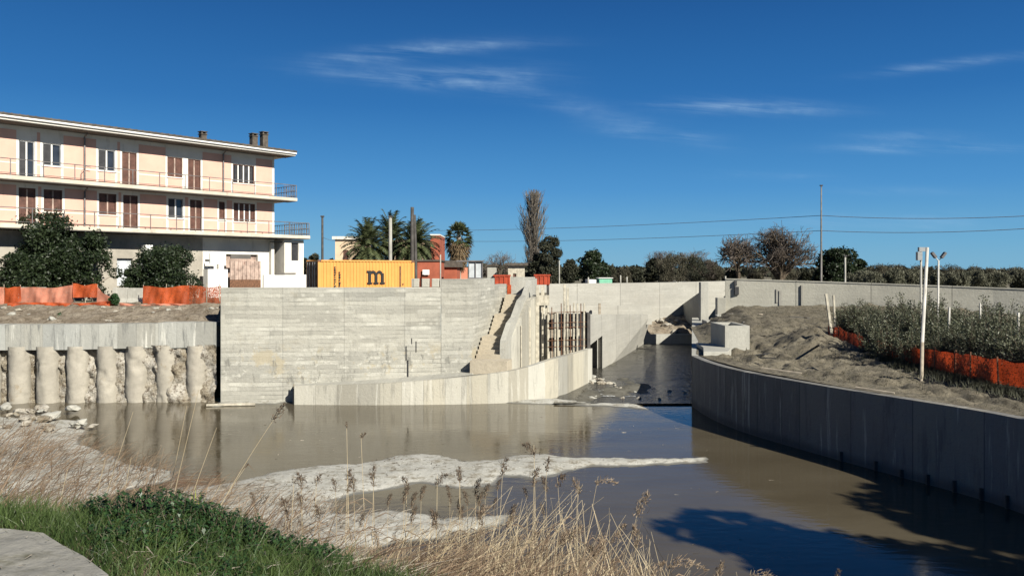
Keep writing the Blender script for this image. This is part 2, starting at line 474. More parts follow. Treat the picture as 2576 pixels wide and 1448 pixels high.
def net_mat(name, col, op, holes=True):
    """orange plastic mesh: thin translucent sheet with open cells"""
    m, nt, bs, b = new_mat(name)
    geo = N(nt, 'ShaderNodeNewGeometry'); pos = geo.outputs['Position']
    n1 = b.noise(pos, 1.1, 5, 0.65)
    col = al(col); c = b.mix(b.ramp(n1, 0.35, 0.65), tuple(x * 0.7 for x in col) + (1,), tuple(min(1, x * 1.15) for x in col) + (1,))
    b.val(c, bs.inputs['Base Color']); bs.inputs['Roughness'].default_value = 0.6
    tr = N(nt, 'ShaderNodeBsdfTranslucent'); nt.links.new(c, tr.inputs[0])
    mx = N(nt, 'ShaderNodeMixShader'); mx.inputs[0].default_value = 0.45
    nt.links.new(bs.outputs[0], mx.inputs[1]); nt.links.new(tr.outputs[0], mx.inputs[2])
    tp = N(nt, 'ShaderNodeBsdfTransparent')
    mx2 = N(nt, 'ShaderNodeMixShader')
    h = b.noise(pos, 28.0, 2, 0.5)
    b.val(b.ramp(h, op - 0.06, op + 0.06, 1.0, 0.0), mx2.inputs[0])
    nt.links.new(mx.outputs[0], mx2.inputs[1]); nt.links.new(tp.outputs[0], mx2.inputs[2])
    nt.links.new(mx2.outputs[0], nt.nodes['Material Output'].inputs[0])
    return m

M_wall = concrete('concrete_boarded', (0.42, 0.41, 0.36), boards=0.95, panel=0.30, pw=3.0, ph=1.25, efflo=0.8, stain=0.3)
M_low = concrete('concrete_panelled', (0.44, 0.43, 0.38), panel=0.85, pw=1.05, streak=0.6, stain=0.15)
M_cap = concrete('concrete_cap', (0.37, 0.375, 0.35), panel=0.5, pw=0.9, streak=1.0, stain=0.1)
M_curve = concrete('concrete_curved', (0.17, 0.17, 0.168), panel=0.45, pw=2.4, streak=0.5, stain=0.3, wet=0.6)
M_plain = concrete('concrete_plain', (0.44, 0.43, 0.38), stain=0.25, streak=0.25)
M_far = concrete('concrete_far', (0.40, 0.39, 0.35), panel=0.22, pw=4.5, boards=0.25, stain=0.25)
M_back = concrete('concrete_back', (0.47, 0.455, 0.39), panel=0.18, pw=5.0, boards=0.2, stain=0.15)
M_stair = concrete('concrete_steps', (0.50, 0.44, 0.34), stain=0.3)
M_old = concrete('concrete_mossy', (0.27, 0.26, 0.23), stain=1.0, streak=0.3, warm=(0.15, 0.14, 0.07))
M_pile = concrete('concrete_pile', (0.40, 0.37, 0.31), streak=1.0, stain=0.9, warm=(0.40, 0.30, 0.17))
M_ground = soil('soil_ground', (0.16, 0.14, 0.10), (0.20, 0.18, 0.13), (0.12, 0.12, 0.07), 0.5)
M_rubble = soil('soil_rubble', (0.21, 0.17, 0.125), (0.36, 0.31, 0.24), (0.11, 0.085, 0.055), 1.4, 0.15)
M_clay = soil('soil_clay', (0.33, 0.28, 0.20), (0.66, 0.62, 0.54), (0.15, 0.11, 0.075), 1.6, 0.25)
M_dirt = soil('soil_dirt', (0.155, 0.135, 0.098), (0.215, 0.19, 0.14), (0.08, 0.068, 0.046), 1.1, 0.10)
M_bank = soil('soil_bank', (0.16, 0.12, 0.08), (0.22, 0.17, 0.11), (0.10, 0.08, 0.05), 1.6, 0.10)
M_silt = soil('silt', (0.39, 0.38, 0.335), (0.50, 0.49, 0.44), (0.24, 0.215, 0.165), 0.7, 0.02, wetz=0.05)
M_chan = soil('channel_mud', (0.13, 0.125, 0.10), (0.18, 0.17, 0.14), (0.08, 0.07, 0.05), 0.8, 0.03, wetz=0.10)
M_bed = soil('river_mud', (0.10, 0.09, 0.06), (0.12, 0.10, 0.07), (0.08, 0.07, 0.05))
M_water = water_mat('muddy_water', (0.082, 0.067, 0.042), (0.105, 0.088, 0.058))
M_wet = water_mat('wet_floor', (0.045, 0.043, 0.036), (0.06, 0.056, 0.046), rough=0.10, bump=0.22, scale=1.6)
M_net = net_mat('orange_net', (0.72, 0.13, 0.03), 0.36)
M_net2 = net_mat('pale_orange_net', (0.85, 0.34, 0.22), 0.33)
M_net3 = net_mat('weathered_net', (0.60, 0.12, 0.03), 0.43)
M_steel = simple('galvanised', (0.36, 0.37, 0.37), 0.45, metal=0.6)
M_rust = simple('rusty_steel', (0.16, 0.08, 0.045), 0.8, 0.4, 8)
M_wood = simple('weathered_wood', (0.36, 0.31, 0.24), 0.8, 0.25, 5)
M_form = simple('form_board', (0.50, 0.46, 0.37), 0.8, 0.25, 4, grime=(0.25, 0.2, 0.14))
M_pole = simple('dark_pole', (0.07, 0.065, 0.06), 0.8, 0.3, 3)
M_cpole = simple('concrete_pole', (0.36, 0.35, 0.31), 0.8, 0.2, 2)
M_white = simple('white_paint', (0.80, 0.79, 0.75), 0.6, 0.07, 2, grime=(0.5, 0.48, 0.42))
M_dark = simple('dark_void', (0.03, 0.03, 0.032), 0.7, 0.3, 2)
M_glass = simple('window_glass', (0.03, 0.035, 0.045), 0.12, 0.3, 1, spec=0.6)
M_bark = simple('bark', (0.11, 0.085, 0.06), 0.9, 0.35, 6)
M_barkp = simple('pale_bark', (0.30, 0.26, 0.21), 0.9, 0.25, 6)
M_straw = leaf_mat('dry_straw', (0.065, 0.038, 0.025), (0.44, 0.32, 0.21), 0.6, 0.25, 1.5)
M_straw2 = leaf_mat('pale_stem', (0.42, 0.33, 0.20), (0.68, 0.58, 0.40), 0.6, 0.2, 1.5)
M_plume = leaf_mat('seed_head', (0.24, 0.17, 0.11), (0.50, 0.40, 0.29), 0.8, 0.35, 3)
M_grass = leaf_mat('green_grass', (0.016, 0.040, 0.010), (0.135, 0.195, 0.06), 0.45, 0.3, 2.0)
M_shrub = leaf_mat('dark_leaf', (0.016, 0.045, 0.016), (0.06, 0.12, 0.04), 0.4, 0.2, 2.5)
M_ever = leaf_mat('evergreen_leaf', (0.008, 0.018, 0.008), (0.042, 0.062, 0.024), 0.5, 0.2, 1.0)
M_scrub = leaf_mat('brown_scrub', (0.030, 0.028, 0.018), (0.125, 0.115, 0.075), 0.8, 0.1, 0.6)
M_ever2 = leaf_mat('hedge_leaf', (0.020, 0.026, 0.014), (0.085, 0.085, 0.052), 0.7, 0.2, 0.5)
M_olive = leaf_mat('olive_leaf', (0.045, 0.055, 0.030), (0.21, 0.22, 0.14), 0.5, 0.2, 0.9)
M_frond = leaf_mat('palm_leaf', (0.020, 0.034, 0.014), (0.16, 0.18, 0.085), 0.4, 0.15, 1.0)
M_skirt = leaf_mat('dead_palm_leaf', (0.10, 0.065, 0.035), (0.25, 0.18, 0.10), 0.8, 0.2, 1.0)
M_twig = leaf_mat('bare_twig', (0.10, 0.08, 0.07), (0.26, 0.22, 0.19), 0.9, 0.0, 1.0)
M_tile = simple('roof_tile', (0.10, 0.085, 0.07), 0.9, 0.3, 4)
# ================================================================== THE SETTING: ground, water, silt
G = 4.66     # level of the built-up ground behind the walls

def vnoise(x, y, seed=0):
    """cheap smooth numpy noise in about [-1, 1]"""
    r = np.random.default_rng(seed)
    out = np.zeros_like(x); amp = 1.0; tot = 0
    fr = 1.0
    for o in range(5):
        for k in range(3):
            a = r.uniform(0, 2 * np.pi); ph = r.uniform(0, 2 * np.pi); ff = fr * r.uniform(0.7, 1.4)
            out = out + amp * np.sin((x * np.cos(a) + y * np.sin(a)) * ff + ph + 1.3 * np.sin((x * np.sin(a) - y * np.cos(a)) * ff * 0.7 + ph * 2)) / 3
        tot += amp; amp *= 0.55; fr *= 2.05
    return out / tot * 1.6

def grid_mesh(name, xs, ys, zf, mat, keep=None, smooth=True):
    X, Y = np.meshgrid(xs, ys)
    Z = zf(X, Y)
    nx, ny = len(xs), len(ys)
    v = np.stack([X.ravel(), Y.ravel(), Z.ravel()], 1)
    i = np.arange(ny - 1)[:, None] * nx + np.arange(nx - 1)[None, :]
    f = np.stack([i, i + 1, i + nx + 1, i + nx], -1).reshape(-1, 4)
    if keep is not None:
        K = keep(X, Y).ravel()
        f = f[K[f].all(1)]
    return np_mesh(name, v, f, mat, smooth=smooth)

# built-up ground reaching the horizon, its front edge tucked behind the walls
mb = MB()
front = [(-90, 44.4), (-16.2, 44.4), (-14.6, 40.6), (-8, 41.2), (-4.2, 44.2), (-1.2, 47.6), (-0.3, 51.6), (1.8, 52.2), (3.2, 70.6), (18.6, 78.6), (21.5, 79.4), (22.3, 60.8),
         (33.2, 53.8), (60, 46), (140, 30)]
front = [(x, y) for x, y in front]
back = []
for x, y in front:
    a = math.atan2(x, y); back.append((math.sin(a) * 6000, max(math.cos(a) * 6000, 1200)))
for i in range(len(front) - 1):
    a, c, d, e = front[i], front[i + 1], back[i + 1], back[i]
    m1 = ((a[0] * .96 + e[0] * .04), (a[1] * .96 + e[1] * .04)); m2 = ((c[0] * .96 + d[0] * .04), (c[1] * .96 + d[1] * .04))
    mb.face([(a[0], a[1], G), (c[0], c[1], G), (m2[0], m2[1], G), (m1[0], m1[1], G)])
    mb.face([(m1[0], m1[1], G), (m2[0], m2[1], G), (d[0], d[1], G), (e[0], e[1], G)])
tag(mb.build('ground', M_ground), kind='structure')

# river bed under everything low
mb = MB()
mb.face([(-80, -30, -0.55), (60, -30, -0.55), (60, 90, -0.55), (-80, 90, -0.55)])
tag(mb.build('river_bed', M_bed), kind='structure')

# muddy water of the basin
mb = MB()
mb.face([(-60, 2, 0), (30, 2, 0), (30, 38.95, 0), (-60, 38.95, 0)])
mb.face([(-60, 38.95, 0), (30, 38.95, 0), (30, 41.2, 0), (-60, 41.2, 0)])
tag(mb.build('water', M_water), kind='structure')

# wet floor of the upstream channel
def zchan(X, Y):
    w = (X - 0.222 * Y)
    z = -0.05 + 0.09 * vnoise(X * 0.9, Y * 0.5, 4) + 0.10 * np.clip((-1.6 - w) / 2.0, 0, 1) + 0.075 * np.exp(-((Y - 42.5) / 2.6) ** 2) * (w < -.6)
    return z
grid_mesh('channel_bed', np.arange(2.4, 17.4, 0.16), np.arange(39.2, 73.2, 0.3), zchan, M_chan,
          keep=lambda X, Y: (X < 0.2235 * Y + 0.6) & (X > 4.5 + (Y - 47) * 0.2))['kind'] = 'structure'
mb = MB()
mb.face([(2.0, 39.0, 0.075), (9.6, 39.0, 0.075), (17.2, 73, 0.075), (8.0, 73, 0.075)])
tag(mb.build('channel_water', M_wet), kind='structure')

# broken white foam where the channel spills into the basin
xs_, ys_ = np.arange(3.6, 9.4, .05), np.arange(39.6, 45.5, .07)
def foam_keep(X, Y):
    f_ = vnoise(X * 1.6, Y * 4.5, 15) + .6 * vnoise(X * 5, Y * 9, 16)
    return (f_ > .55 + .35 * np.abs(Y - 42.3) / 1.8) & (X < .2235 * Y - .25) & (X > 4.6 + (Y - 44) * .3)
tag(grid_mesh('foam', xs_, ys_, lambda X, Y: .10 + .012 * vnoise(X * 9, Y * 9, 17), simple('foam_white', (0.62, 0.63, 0.62), 0.7, 0.2, 6), keep=foam_keep), 'thin white broken foam on the shallow spill at the channel mouth', 'foam', kind='stuff')
# pale silt banks lying in the water
def sd_poly(X, Y, poly):
    """signed distance, positive inside"""
    px = np.array([p[0] for p in poly]); py = np.array([p[1] for p in poly])
    n = len(poly); d = np.full(X.shape, 1e9); ins = np.zeros(X.shape, bool)
    for i in range(n):
        x0, y0, x1, y1 = px[i], py[i], px[(i + 1) % n], py[(i + 1) % n]
        ex, ey = x1 - x0, y1 - y0; L = ex * ex + ey * ey + 1e-12
        t = np.clip(((X - x0) * ex + (Y - y0) * ey) / L, 0, 1)
        d = np.minimum(d, np.hypot(X - x0 - t * ex, Y - y0 - t * ey))
        c = ((y0 > Y) != (y1 > Y)) & (X < (x1 - x0) * (Y - y0) / (y1 - y0 + 1e-12) + x0)
        ins ^= c
    return np.where(ins, d, -d)
spit = [(430, 1228), (560, 1218), (640, 1200), (720, 1180), (800, 1172), (900, 1168), (960, 1155), (1000, 1146), (1050, 1142), (1110, 1144), (1150, 1155),
        (1170, 1162), (1230, 1157), (1290, 1146), (1370, 1142), (1420, 1150), (1500, 1151), (1600, 1154), (1700, 1152), (1776, 1150), (1780, 1162), (1700, 1167),
        (1600, 1172), (1490, 1174), (1440, 1184), (1400, 1196), (1350, 1206), (1290, 1198), (1258, 1197), (1250, 1216), (1180, 1229), (1100, 1225), (1060, 1216),
        (1000, 1226), (950, 1232), (880, 1245), (840, 1262), (850, 1288), (920, 1292), (980, 1285), (1060, 1290), (1110, 1310), (1150, 1300), (1280, 1291),
        (1288, 1302), (1250, 1328), (1150, 1348), (1000, 1362), (900, 1405), (400, 1420), (250, 1330), (360, 1250)]
spit = [tuple(PG(a, b2).xy) for a, b2 in spit]
shore = [(-60, 38), (-26, 36.5), (-22.3, 35.6), (-18.5, 34.8), (-17.2, 32.6), (-16.5, 30.5), (-14.0, 28.2), (-13.0, 26.9), (-11.2, 26.2), (-10.4, 25.0), (-11.5, 23.6), (-11.0, 21), (-6, 17.5), (-3, 15), (-60, 12)]
toe = [PG(a, b2).xy for a, b2 in [(1195, 1008), (1400, 1003), (1480, 1012), (1560, 1014), (1600, 1016), (1632, 1030), (1560, 1024), (1480, 1021), (1380, 1017), (1250, 1013)]]
toe2 = [PG(a, b2).xy for a, b2 in [(556, 1000), (620, 1004), (700, 1006), (745, 1008), (690, 1016), (600, 1018), (540, 1022)]]
def zsilt(X, Y):
    nz = vnoise(X * 1.5, Y * 1.5, 11); n2 = vnoise(X * 4, Y * 4, 12)
    s = np.maximum(sd_poly(X, Y, spit), sd_poly(X, Y, shore))
    s = np.maximum(s, sd_poly(X, Y, toe) - 0.02); s = np.maximum(s, sd_poly(X, Y, toe2))
    s = s + 0.15 * nz + 0.09 * n2 + 0.06 * vnoise(X * 9, Y * 9, 13)
    z = np.where(s > 0, 0.13 * (1 - np.exp(-s * 2.6)), s * 0.35)
    z = z + np.where(s > 0.15, 0.03 * n2 * np.clip(s, 0, 1), 0)
    hump = sd_poly(X, Y, shore)
    z = z + np.clip(hump - 1.0, 0, 6) * 0.06 * (1 + nz) * (Y > 20)
    return np.clip(z, -0.25, 2.0)
grid_mesh('silt', np.arange(-34, 8.8, 0.14), np.concatenate([np.arange(13, 30, 0.14), np.arange(30, 40.4, 0.14)]), zsilt, M_silt)['kind'] = 'structure'

# bank on which the photographer stands
def zbank(X, Y):
    dropx = 0.30 * np.maximum(0, X + 2.2)
    z = 4.78 - dropx - 0.5 * np.maximum(0, Y - 5.4) + 0.05 * vnoise(X * 1.7, Y * 1.7, 21)
    return np.maximum(z, -0.4)
grid_mesh('bank', np.arange(-30, 14, 0.16), np.arange(-8, 17, 0.16), zbank, M_bank)['kind'] = 'structure'

# dirt terrace behind the curved wall, rising to the back wall
LB = [(17.5, -6), (17.2, 6), (14.6, 17), (14.15, 20), (14.0, 22.8), (11.6, 28.0), (9.7, 33.2), (9.1, 37.0), (9.05, 39.5), (10.9, 47), (13.2, 59.4)]
RB = [(60, -6), (60, 6), (60, 17), (55, 20), (50, 26), (45, 33), (41, 39), (38, 44), (35, 48), (30.0, 54.2), (15.9, 60.1)]
def terr(name, L, R, nu, nv, mat):
    L2 = densify([(a, b, 0, 0) for a, b in L], 0.5); 
    def res(pts, n):
        pts = np.array([(p[0], p[1]) for p in pts]); s = np.concatenate([[0], np.cumsum(np.hypot(*np.diff(pts, axis=0).T))])
        t = np.linspace(0, s[-1], n); return np.stack([np.interp(t, s, pts[:, 0]), np.interp(t, s, pts[:, 1])], 1)
    # match by index of the control points
    k = len(L); par = np.linspace(0, k - 1, nu)
    Lx = np.interp(par, range(k), [p[0] for p in L]); Ly = np.interp(par, range(k), [p[1] for p in L])
    Rx = np.interp(par, range(k), [p[0] for p in R]); Ry = np.interp(par, range(k), [p[1] for p in R])
    t = np.linspace(0, 1, nv) ** 1.6
    X = Lx[:, None] * (1 - t) + Rx[:, None] * t; Y = Ly[:, None] * (1 - t) + Ry[:, None] * t
    Dd = np.linalg.norm(np.stack([X - Lx[:, None], Y - Ly[:, None]], -1), axis=-1)
    Z = zterr(X, Y, Dd)
    v = np.stack([X.ravel(), Y.ravel(), Z.ravel()], 1)
    i = np.arange(nu - 1)[:, None] * nv + np.arange(nv - 1)[None, :]
    f = np.stack([i, i + 1, i + nv + 1, i + nv], -1).reshape(-1, 4)
    return np_mesh(name, v, f, mat, smooth=True)
def zterr(X, Y, Dd):
    far = np.clip((Y - 40) / 19, 0, 1); far = far * far * (3 - 2 * far)
    z = 2.43 + 1.35 * far * np.clip((Dd - 0.4) / 3.2, 0, 1) + np.clip(Dd - 2, 0, 12) * 0.03
    z = z + np.clip(Dd - 0.3, 0, 1) * (0.11 * vnoise(X * 1.3, Y * 1.3, 31) + 0.14 * vnoise(X * 4, Y * 4, 32) + 0.07 * vnoise(X * 9, Y * 9, 33))
    # wheel ruts running along the wall
    for c, w in ((1.5, 0.25), (3.3, 0.25)):
        z = z - 0.09 * np.exp(-((Dd - c - 0.25 * np.sin(Y * 0.5)) / w) ** 2) + 0.05 * np.exp(-((Dd - c - 0.5 - 0.25 * np.sin(Y * 0.5)) / w) ** 2)
    # spoil heap by the net
    z = z + 0.85 * np.exp(-(((X - 15.4) / 1.3) ** 2 + ((Y - 41.5) / 2.3) ** 2)) 
    return z
tag(terr('terrace', LB, RB, 260, 120, M_dirt), kind='structure')

# rough soil slope above the pile wall
def zslope(X, Y):
    t = np.clip((Y - 40.3) / 3.6, 0, 1)
    return 3.74 + 0.95 * t ** 0.8 + (0.10 * vnoise(X * 1.1, Y * 1.5, 41) + 0.09 * vnoise(X * 3.6, Y * 3.6, 42)) * np.clip(t * 4, 0.25, 1)
grid_mesh('slope', np.arange(-40, -14.35, 0.13), np.arange(40.05, 44.9, 0.13), zslope, M_rubble)['kind'] = 'structure'

# embankment between the stair block and the cross wall; the ledge behind the low wall
def zemb(X, Y):
    return 3.45 - 0.035 * (Y - 50) + 0.05 * vnoise(X, Y, 51)
grid_mesh('embankment', np.arange(1.6, 12.3, 0.4), np.arange(50.2, 70.4, 0.4), zemb, M_rubble, keep=lambda X, Y: X < 4.3 + (Y - 49) * 0.32)['kind'] = 'structure'

def zrub(X, Y):
    t = np.clip((Y - 71.2) / 8.0, 0, 1); side = np.clip((X - 11.0) / 6.0, 0, 1)
    z = 0.75 + 2.1 * t + 0.5 * (1 - side) + 0.35 * vnoise(X * 1.1, Y * 1.1, 61) + 0.16 * vnoise(X * 3.5, Y * 3.5, 62)
    f = np.clip((Y - 71.75) / .5, 0, 1); return 0.80 * (1 - f) + z * f
grid_mesh('rubble_slope', np.arange(11.0, 17.6, 0.14), np.arange(71.5, 79.8, 0.1), zrub, M_rubble)['kind'] = 'structure'

# ================================================================== WALLS
def PL(lst, zb=-0.5):
    """(px, D, ztop[, zb]) -> wall points"""
    return [(PX(a[0], a[1]), a[1], a[2], a[3] if len(a) > 3 else zb) for a in lst]

def seg_between(pts, px0, px1):
    """cut a dense polyline between two picture columns (bearings)"""
    out = []
    b0, b1 = (px0 - CX) / F, (px1 - CX) / F
    for i, p in enumerate(pts):
        be = p[0] / p[1]
        if b0 <= be <= b1: out.append(p)
    def at(b):
        for i in range(len(pts) - 1):
            a, c = pts[i], pts[i + 1]
            ba, bc = a[0] / a[1], c[0] / c[1]
            if ba <= b <= bc:
                t = (b - ba) / (bc - ba + 1e-9); return tuple(a[k] + (c[k] - a[k]) * t for k in range(4))
        return pts[0] if b < pts[0][0] / pts[0][1] else pts[-1]
    s, e = at(b0), at(b1)
    if not out or abs(out[0][0] - s[0]) > 0.02: out.insert(0, s)
    if abs(out[-1][0] - e[0]) > 0.02: out.append(e)
    return out

# main retaining wall
mw = densify(PL([(555, 39.6, 5.68), (700, 39.85, 5.68), (900, 40.25, 5.68), (1000, 40.5, 5.68), (1115, 40.75, 5.68), (1187, 40.85, 5.68)]), 0.5)
mw2 = PL([(1187, 40.85, 5.68), (1244, 46.2, 5.68), (1274, 50.2, 5.68)])
def wall_y(px):
    q = seg_between(mw, px, px + 5)[0]; return q[1]
wall = empty('retaining_wall', (PX(900, 40.7), 40.7, 0), 0, 'tall pale board-marked concrete retaining wall beside the concrete stairs', 'wall')
def wpart(name, mat, pts, thick, root, batter=0, bevel=0, dz=0):
    mb = MB(); wall_strip(mb, pts, thick, 0, batter)
    o = mb.build(name, mat, root); o.location = -root.location
    return o
wpart('wall_face', M_wall, seg_between(mw, 555, 1109), 0.5, wall)
wpart('wall_face', M_wall, [(p[0], p[1], 6.1, p[3]) for p in seg_between(mw, 1109.5, 1187)[:-1] + mw2[:2]], 0.5, wall)
wpart('wall_face', M_wall, [(p[0], p[1], 5.72, p[3]) for p in mw2[1:]], 0.5, wall)
# narrow dark gashes on the face: near-black boxes, slightly proud
mb = MB()
for (a, y0, y1, w) in ((1026, 905, 950, .07), (1022, 870, 905, .04), (1047, 858, 885, .035), (1036, 850, 864, .03)):
    D = wall_y(a)
    x = PX(a, D); z0, z1 = PZ(y1, D), PZ(y0, D)
    mb.box(x - w / 2, x + w / 2, D - 0.03, D + 0.2, z0, z1)
o = mb.build('dark_gash', M_dark, wall); o.location = -wall.location

# low panelled wall at the waterline
lw = densify(PL([(740, 39.1, 0.89), (1000, 39.0, 1.08), (1270, 39.6, 1.53), (1400, 41.3, 2.03), (1449, 43.8, 2.03), (1490, 47.2, 1.98)]), 0.5)
mb = MB(); wall_strip(mb, lw, 0.32)
tag(mb.build('low_wall', M_low), 'low curved concrete toe wall of pale panels standing in the water', 'wall')
# concrete ledge between low wall and main wall
mb = MB()
lb = [(740, 39.35, .86, 40.5, .9), (900, 39.3, .97, 40.9, 1.05), (1000, 39.3, 1.05, 41.0, 1.15), (1115, 39.5, 1.24, 41.3, 1.35), (1187, 39.66, 1.38, 41.3, 1.45), (1210, 39.7, 1.42, 42, 1.2), (1270, 39.85, 1.48, 42.5, 0.95),
      (1360, 40.9, 1.85, 47.8, 0.95), (1400, 41.6, 1.98, 48.2, 1.0), (1449, 44.1, 1.98, 48.4, 1.1), (1485, 47.4, 1.93, 48.6, 1.5)]
for i in range(len(lb) - 1):
    a, c = lb[i], lb[i + 1]
    mb.face([(PX(a[0], a[1]), a[1], a[2]), (PX(c[0], c[1]), c[1], c[2]), (PX(c[0], c[3]), c[3], c[4]), (PX(a[0], a[3]), a[3], a[4])],
            [(PX(a[0], a[1]), 0), (PX(c[0], c[1]), 0), (PX(c[0], c[3]), 2), (PX(a[0], a[3]), 2)])
tag(mb.build('ledge', M_plain), kind='structure')

# pile wall on the left
pw = empty('pile_wall', (-24, 40.3, 0), 0, 'wall of rough bored concrete piles under a smooth cap beam', 'wall')
mb = MB()
wall_strip(mb, [(-42, 39.0, 3.84, 2.55), (PX(180, 39.6), 39.6, 3.86, 2.62), (PX(398, 39.9), 39.9, 3.9, 2.70)], 1.0)
wall_strip(mb, [(PX(398.3, 39.9), 39.9, 3.94, 2.66), (PX(545, 40.05), 40.05, 3.96, 2.72)], 1.0)
o = mb.build('cap_beam', M_cap, pw); o.location = -pw.location
for k, a in enumerate([-180, -105, -30, 48, 120, 195, 270, 343, 418, 495]):
    mb = MB()
    r = random.uniform(0.48, 0.56)
    D = 40.15 + (a - 400) * 0.0012
    nz_, na_ = 46, 26
    zz, aa = np.meshgrid(np.linspace(-0.5, 2.78, nz_), np.linspace(0, 2 * np.pi, na_, endpoint=False), indexing='ij')
    rad = r * (1 + .05 * vnoise(aa * 3 + k, zz * 5, 700 + k) + .045 * vnoise(aa * 9, zz * 4 + k, 720 + k) - .09 * np.clip(vnoise(aa * 2 + 5 * k, zz * 2.2, 740 + k) - .35, 0, 1) * 3)
    vx = PX(a, D) + rad * np.cos(aa); vy = D + .06 + rad * np.sin(aa)
    i_ = (np.arange(nz_ - 1)[:, None] * na_ + np.arange(na_)[None, :]); j_ = (np.arange(nz_ - 1)[:, None] * na_ + (np.arange(na_)[None, :] + 1) % na_)
    o = np_mesh('pile', np.stack([vx.ravel(), vy.ravel(), zz.ravel()], 1), np.stack([i_, j_, j_ + na_, i_ + na_], -1).reshape(-1, 4), M_pile, parent=pw, smooth=True)
    o.location = -pw.location
xs = np.arange(-42, PX(552, 40.3), 0.09); zs = np.arange(-0.5, 2.9, 0.09)
X, Z = np.meshgrid(xs, zs)
Y = 40.02 + (X + 17) * 0.012 + 0.20 * vnoise(X * 2.2, Z * 2.2, 71) + 0.18 * vnoise(X * 6, Z * 5, 72) + 0.07 * vnoise(X * 15, Z * 15, 73) - 0.12 * np.clip(1.0 - Z, 0, 1)
i = np.arange(len(zs) - 1)[:, None] * len(xs) + np.arange(len(xs) - 1)[None, :]
f = np.stack([i, i + 1, i + len(xs) + 1, i + len(xs)], -1).reshape(-1, 4)
o = np_mesh('clay_infill', np.stack([X.ravel(), Y.ravel(), Z.ravel()], 1), f, M_clay, parent=pw); o.location = -pw.location

# curved wall on the right
cw = densify([(8.65, 38.6, 2.42, -0.5), (8.75, 35.5, 2.43, -0.5), (9.35, 32.3, 2.44, -0.5), (11.05, 27.9, 2.45, -0.5), (13.2, 23.0, 2.5, -0.5), (13.75, 20.5, 2.52, -0.5), (14.2, 17, 2.55, -0.5), (17, 6, 2.6, -.5), (17.3, -6, 2.6, -.5)], 0.5)
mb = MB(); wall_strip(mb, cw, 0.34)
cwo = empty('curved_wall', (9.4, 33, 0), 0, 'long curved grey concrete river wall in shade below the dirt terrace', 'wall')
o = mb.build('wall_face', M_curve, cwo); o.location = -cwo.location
# starter bars / tie stubs low on the face
for px, py0, py1 in ((2205, 1155, 1188), (2270, 1176, 1208), (2336, 1188, 1220), (2403, 1203, 1238), (2471, 1222, 1256), (2536, 1240, 1278), (2118, 1132, 1150)):
    be = (px - CX) / F
    for i in range(len(cw) - 1):
        if cw[i][0] / cw[i][1] <= be <= cw[i + 1][0] / cw[i + 1][1]:
            t = (be - cw[i][0] / cw[i][1]) / (cw[i + 1][0] / cw[i + 1][1] - cw[i][0] / cw[i][1])
            x = cw[i][0] + (cw[i + 1][0] - cw[i][0]) * t; y = cw[i][1] + (cw[i + 1][1] - cw[i][1]) * t
            z0 = PZ(py1 + 10, y); z1 = PZ(py0, y)
            mb = MB(); mb.box(x - .08, x + 0.02, y - 0.05, y + 0.01, z0, z1 - .05)
            o = mb.build('timber_stub', M_pole, cwo); o.location = -cwo.location
            break

# right channel wall, going upstream
mb = MB()
pr = [(8.66, 38.7), (10.05, 44.9), (13.15, 58.7), (16.0, 71.4)]
wd = [0.34, 0.6, 1.3, 0.5]
for i in range(3):
    a, c = pr[i], pr[i + 1]
    ztop = 2.42
    A0, B0 = (a[0], a[1]), (c[0], c[1]); A1, B1 = (a[0] + wd[i], a[1]), (c[0] + wd[i + 1], c[1])
    L0, L1 = a[1], c[1]
    mb.face([(B0[0], B0[1], -.5), (A0[0], A0[1], -.5), (A0[0], A0[1], ztop), (B0[0], B0[1], ztop)], [(L1, -.5), (L0, -.5), (L0, ztop), (L1, ztop)])
    mb.face([(A0[0], A0[1], ztop), (A1[0], A1[1], ztop), (B1[0], B1[1], ztop), (B0[0], B0[1], ztop)], [(L0, 0), (L0, 1), (L1, 1), (L1, 0)])
    mb.face([(A1[0], A1[1], -.5), (B1[0], B1[1], -.5), (B1[0], B1[1], ztop), (A1[0], A1[1], ztop)])
tag(mb.build('channel_wall', M_plain), 'right-hand channel wall with a bright top, leading upstream from the curved wall', 'wall')

def slab(name, label, cat, pts, z0, z1, mat, bevel=0.02, root=None, group=None):
    mb = MB(); mb.prism(pts, z0, z1)
    o = mb.build(name, mat, root, bevel=bevel)
    if label: tag(o, label, cat, group)
    return o
# pale stepped slab at the near end of the channel wall
slab('concrete_slab', 'low pale concrete slab with sandy top beside the bend of the curved wall', 'slab', [(9.2, 38.6), (10.4, 38.7), (11.0, 40.3), (11.2, 42.6), (10.0, 43.6), (9.75, 41.0)], 2.2, 2.62, M_plain)
# concrete chamber (box) with open top
ch = empty('concrete_chamber', (11.6, 42, 2.4), 0, 'square pale concrete manhole chamber with a dark open top on the dirt terrace', 'chamber')
mb = MB()
x0, x1, y0, y1, z0, z1 = 10.85, 12.1, 40.9, 43.9, -0.2, 1.32
T = Matrix.Identity(4)
mb.box(x0, x1, y0, y0 + .22, z0 + 2.4, z1 + 2.4); mb.box(x0, x1, y1 - .22, y1, z0 + 2.4, z1 + 2.4)
mb.box(x0, x0 + .2, y0 + .221, y1 - .221, z0 + 2.4, z1 + 2.4); mb.box(x1 - .2, x1, y0 + .221, y1 - .221, z0 + 2.4, z1 + 2.4)
o = mb.build('chamber_wall', M_plain, ch); o.location = -ch.location
mb = MB(); mb.box(x0 + .201, x1 - .201, y0 + .222, y1 - .222, z0 + 2.4, 2.9)
o = mb.build('chamber_floor', M_old, ch); o.location = -ch.location

